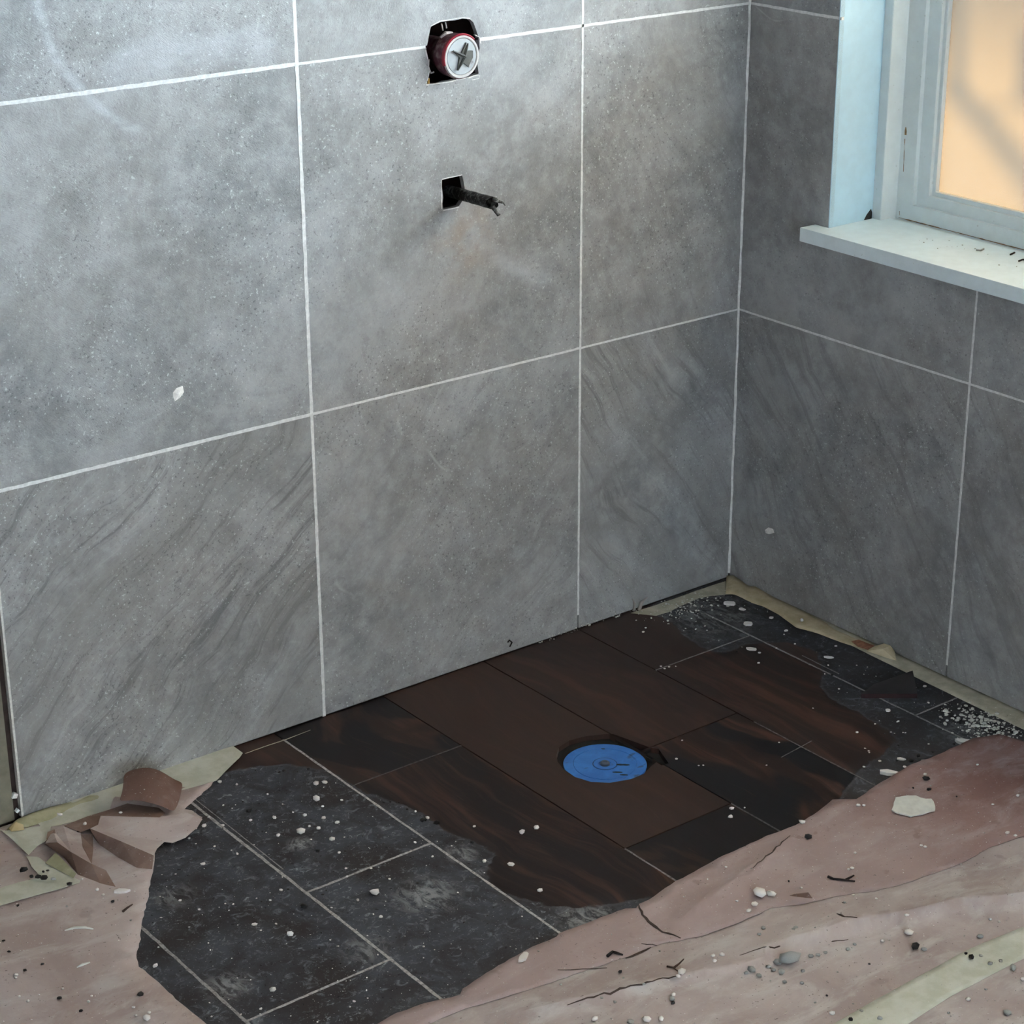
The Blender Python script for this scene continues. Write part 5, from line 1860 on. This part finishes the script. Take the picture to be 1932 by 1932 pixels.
scatter('plaster_dust', M_white, 'fine pale plaster grit scattered over the dusty planks at left', 'grit', 420, on_dry_left, 1, 0.0006, 0.0024)
scatter('black_grit', M_black, 'fine black grit scattered over the dusty planks at left', 'grit', 260, on_dry_left, 2, 0.0006, 0.0026)
scatter('plaster_dust', M_white, 'fine pale grit scattered over the planks beside the window wall', 'grit', 200, on_right, 3, 0.0006, 0.0024)
scatter('black_grit', M_black, 'fine black grit scattered over the planks beside the window wall', 'grit', 150, on_right, 4, 0.0006, 0.0026)
scatter('plaster_dust', M_white, 'fine pale grit scattered over the paper at lower right', 'grit', 380, on_paper_right, 5, 0.0006, 0.0020)
scatter('dark_grit', M_greyc, 'fine grey grit scattered over the paper at lower right', 'grit', 380, on_paper_right, 6, 0.0006, 0.0024)
scatter('plaster_dust', M_white, 'fine pale grit scattered over the paper at lower left', 'grit', 200, on_paper_left, 7, 0.0006, 0.0018)
c1_ = F(1300, 1150)
scatter('plaster_rubble', M_flake, 'loose pale plaster rubble swept into the inner corner', 'rubble', 220, heap(c1_.x, c1_.y, 0.055, 0.03, 0.004), 8, 0.001, 0.0038)
c2_ = F(1862, 1372)
scatter('plaster_rubble', M_flake, 'loose pale plaster rubble heaped at the foot of the window wall at right', 'rubble', 380, heap(c2_.x, c2_.y, 0.026, 0.05, 0.008), 9, 0.0015, 0.0060)


def foot(r):
    x = BW(r.uniform(1010, 1200), 1150).x
    return Vector((x, -0.004 - r.random() * 0.005, 0.002 + r.random() * 0.010))


scatter('grout_rubble', M_flake, 'pale grout rubble along the wall foot right of the drain', 'rubble', 70, foot, 10, 0.0015, 0.0036)
q_ = RW(1862, 505, 0.06)


def on_sill(r):
    return Vector((r.uniform(0.03, 0.11), -0.35 - r.random() * 0.55, SILL_Z + 0.0005))


scatter('dark_grit', M_greyc, 'dark specks of dirt lying on the white window sill', 'grit', 40, on_sill, 12, 0.0008, 0.0030)


def sillpt(px, py):
    d = ray(px, py)
    p = CP + d * ((SILL_Z - CP.z) / d.z)
    return p


for k, (pts, lb) in enumerate([([(1922, 494), (1930, 491), (1940, 494)], 'dark curled flake on the sill at the right edge'), ([(1906, 482), (1914, 478)], 'thin dark sliver on the sill against the window frame'), ([(1842, 473), (1850, 474), (1856, 471)], 'blue-grey paint flake on the sill')]):
    P3 = [sillpt(*p) + Vector((0, 0, 0.0015)) for p in pts]
    bm = bmesh.new()
    tube(bm, [p - P3[0] for p in P3], [0.0016] * len(P3), 6)
    o = link('dirt_flake', bm, M_twigd if k < 2 else M_greyc, None, P3[0], smooth=True)
    tag(o, lb, 'flake')
# gap at the foot of the jamb, its darkness painted as a black patch, brown grime along the frame joints
bm = bmesh.new()
P2 = [BW(px, py, SY0) for px, py in [(1630, 415), (1635, 405), (1643, 394), (1645, 400), (1644, 413), (1638, 416)]]
prism(bm, [(p.x - wo.x, p.z - wo.z) for p in P2], [], SY0 - 0.0006 - wo.y, SY0 - wo.y, lambda u, v, w_: Vector((u, w_, v)))
link('gap_patch', bm, M_black, win)
M_rust = simple('brown_grime', (0.20, 0.115, 0.05), 0.9, 0.4, 200)


def grime(pix, plane_x, wid, seed):
    r = random.Random(seed)
    pts = [RW(px, py, plane_x - 0.0004) - wo for px, py in pix]
    out = []
    for a, b in zip(pts, pts[1:]):
        n = max(2, int((b - a).length / 0.006))
        out += [a.lerp(b, k / n) for k in range(n)]
    bm = bmesh.new()
    tube(bm, out, [wid * r.uniform(0.25, 1.0) for _ in out], 5)
    for v in bm.verts:
        v.co.x = plane_x - wo.x - 0.0002 + (v.co.x - (plane_x - wo.x)) * 0.3
    link('grime', bm, M_rust, win, smooth=True)


grime([(1709, 240), (1708, 262)], XF, 0.0030, 1)
grime([(1707, 262), (1704, 330)], XF, 0.0010, 2)
grime([(1724, 335), (1731, 348)], XF + 0.010, 0.0030, 3)
grime([(1727, 300), (1724, 345), (1722, 385)], XF + 0.010, 0.0007, 4)
grime([(1724, 392), (1745, 397)], XF + 0.010, 0.0013, 5)
grime([(1745, 397), (1830, 424), (1932, 455)], XF + 0.010, 0.0007, 6)
grime([(1697, 398), (1698, 414)], XF, 0.0012, 7)
bm = bmesh.new()
ys2 = [SY0 - 0.03 - k * 0.012 for k in range(60)]
tube(bm, [Vector((XF - 0.0005, y, SILL_Z + 0.0006)) - wo for y in ys2], [0.0012 * random.uniform(.3, 1) for _ in ys2], 5)
link('grime', bm, M_rust, win, smooth=True)
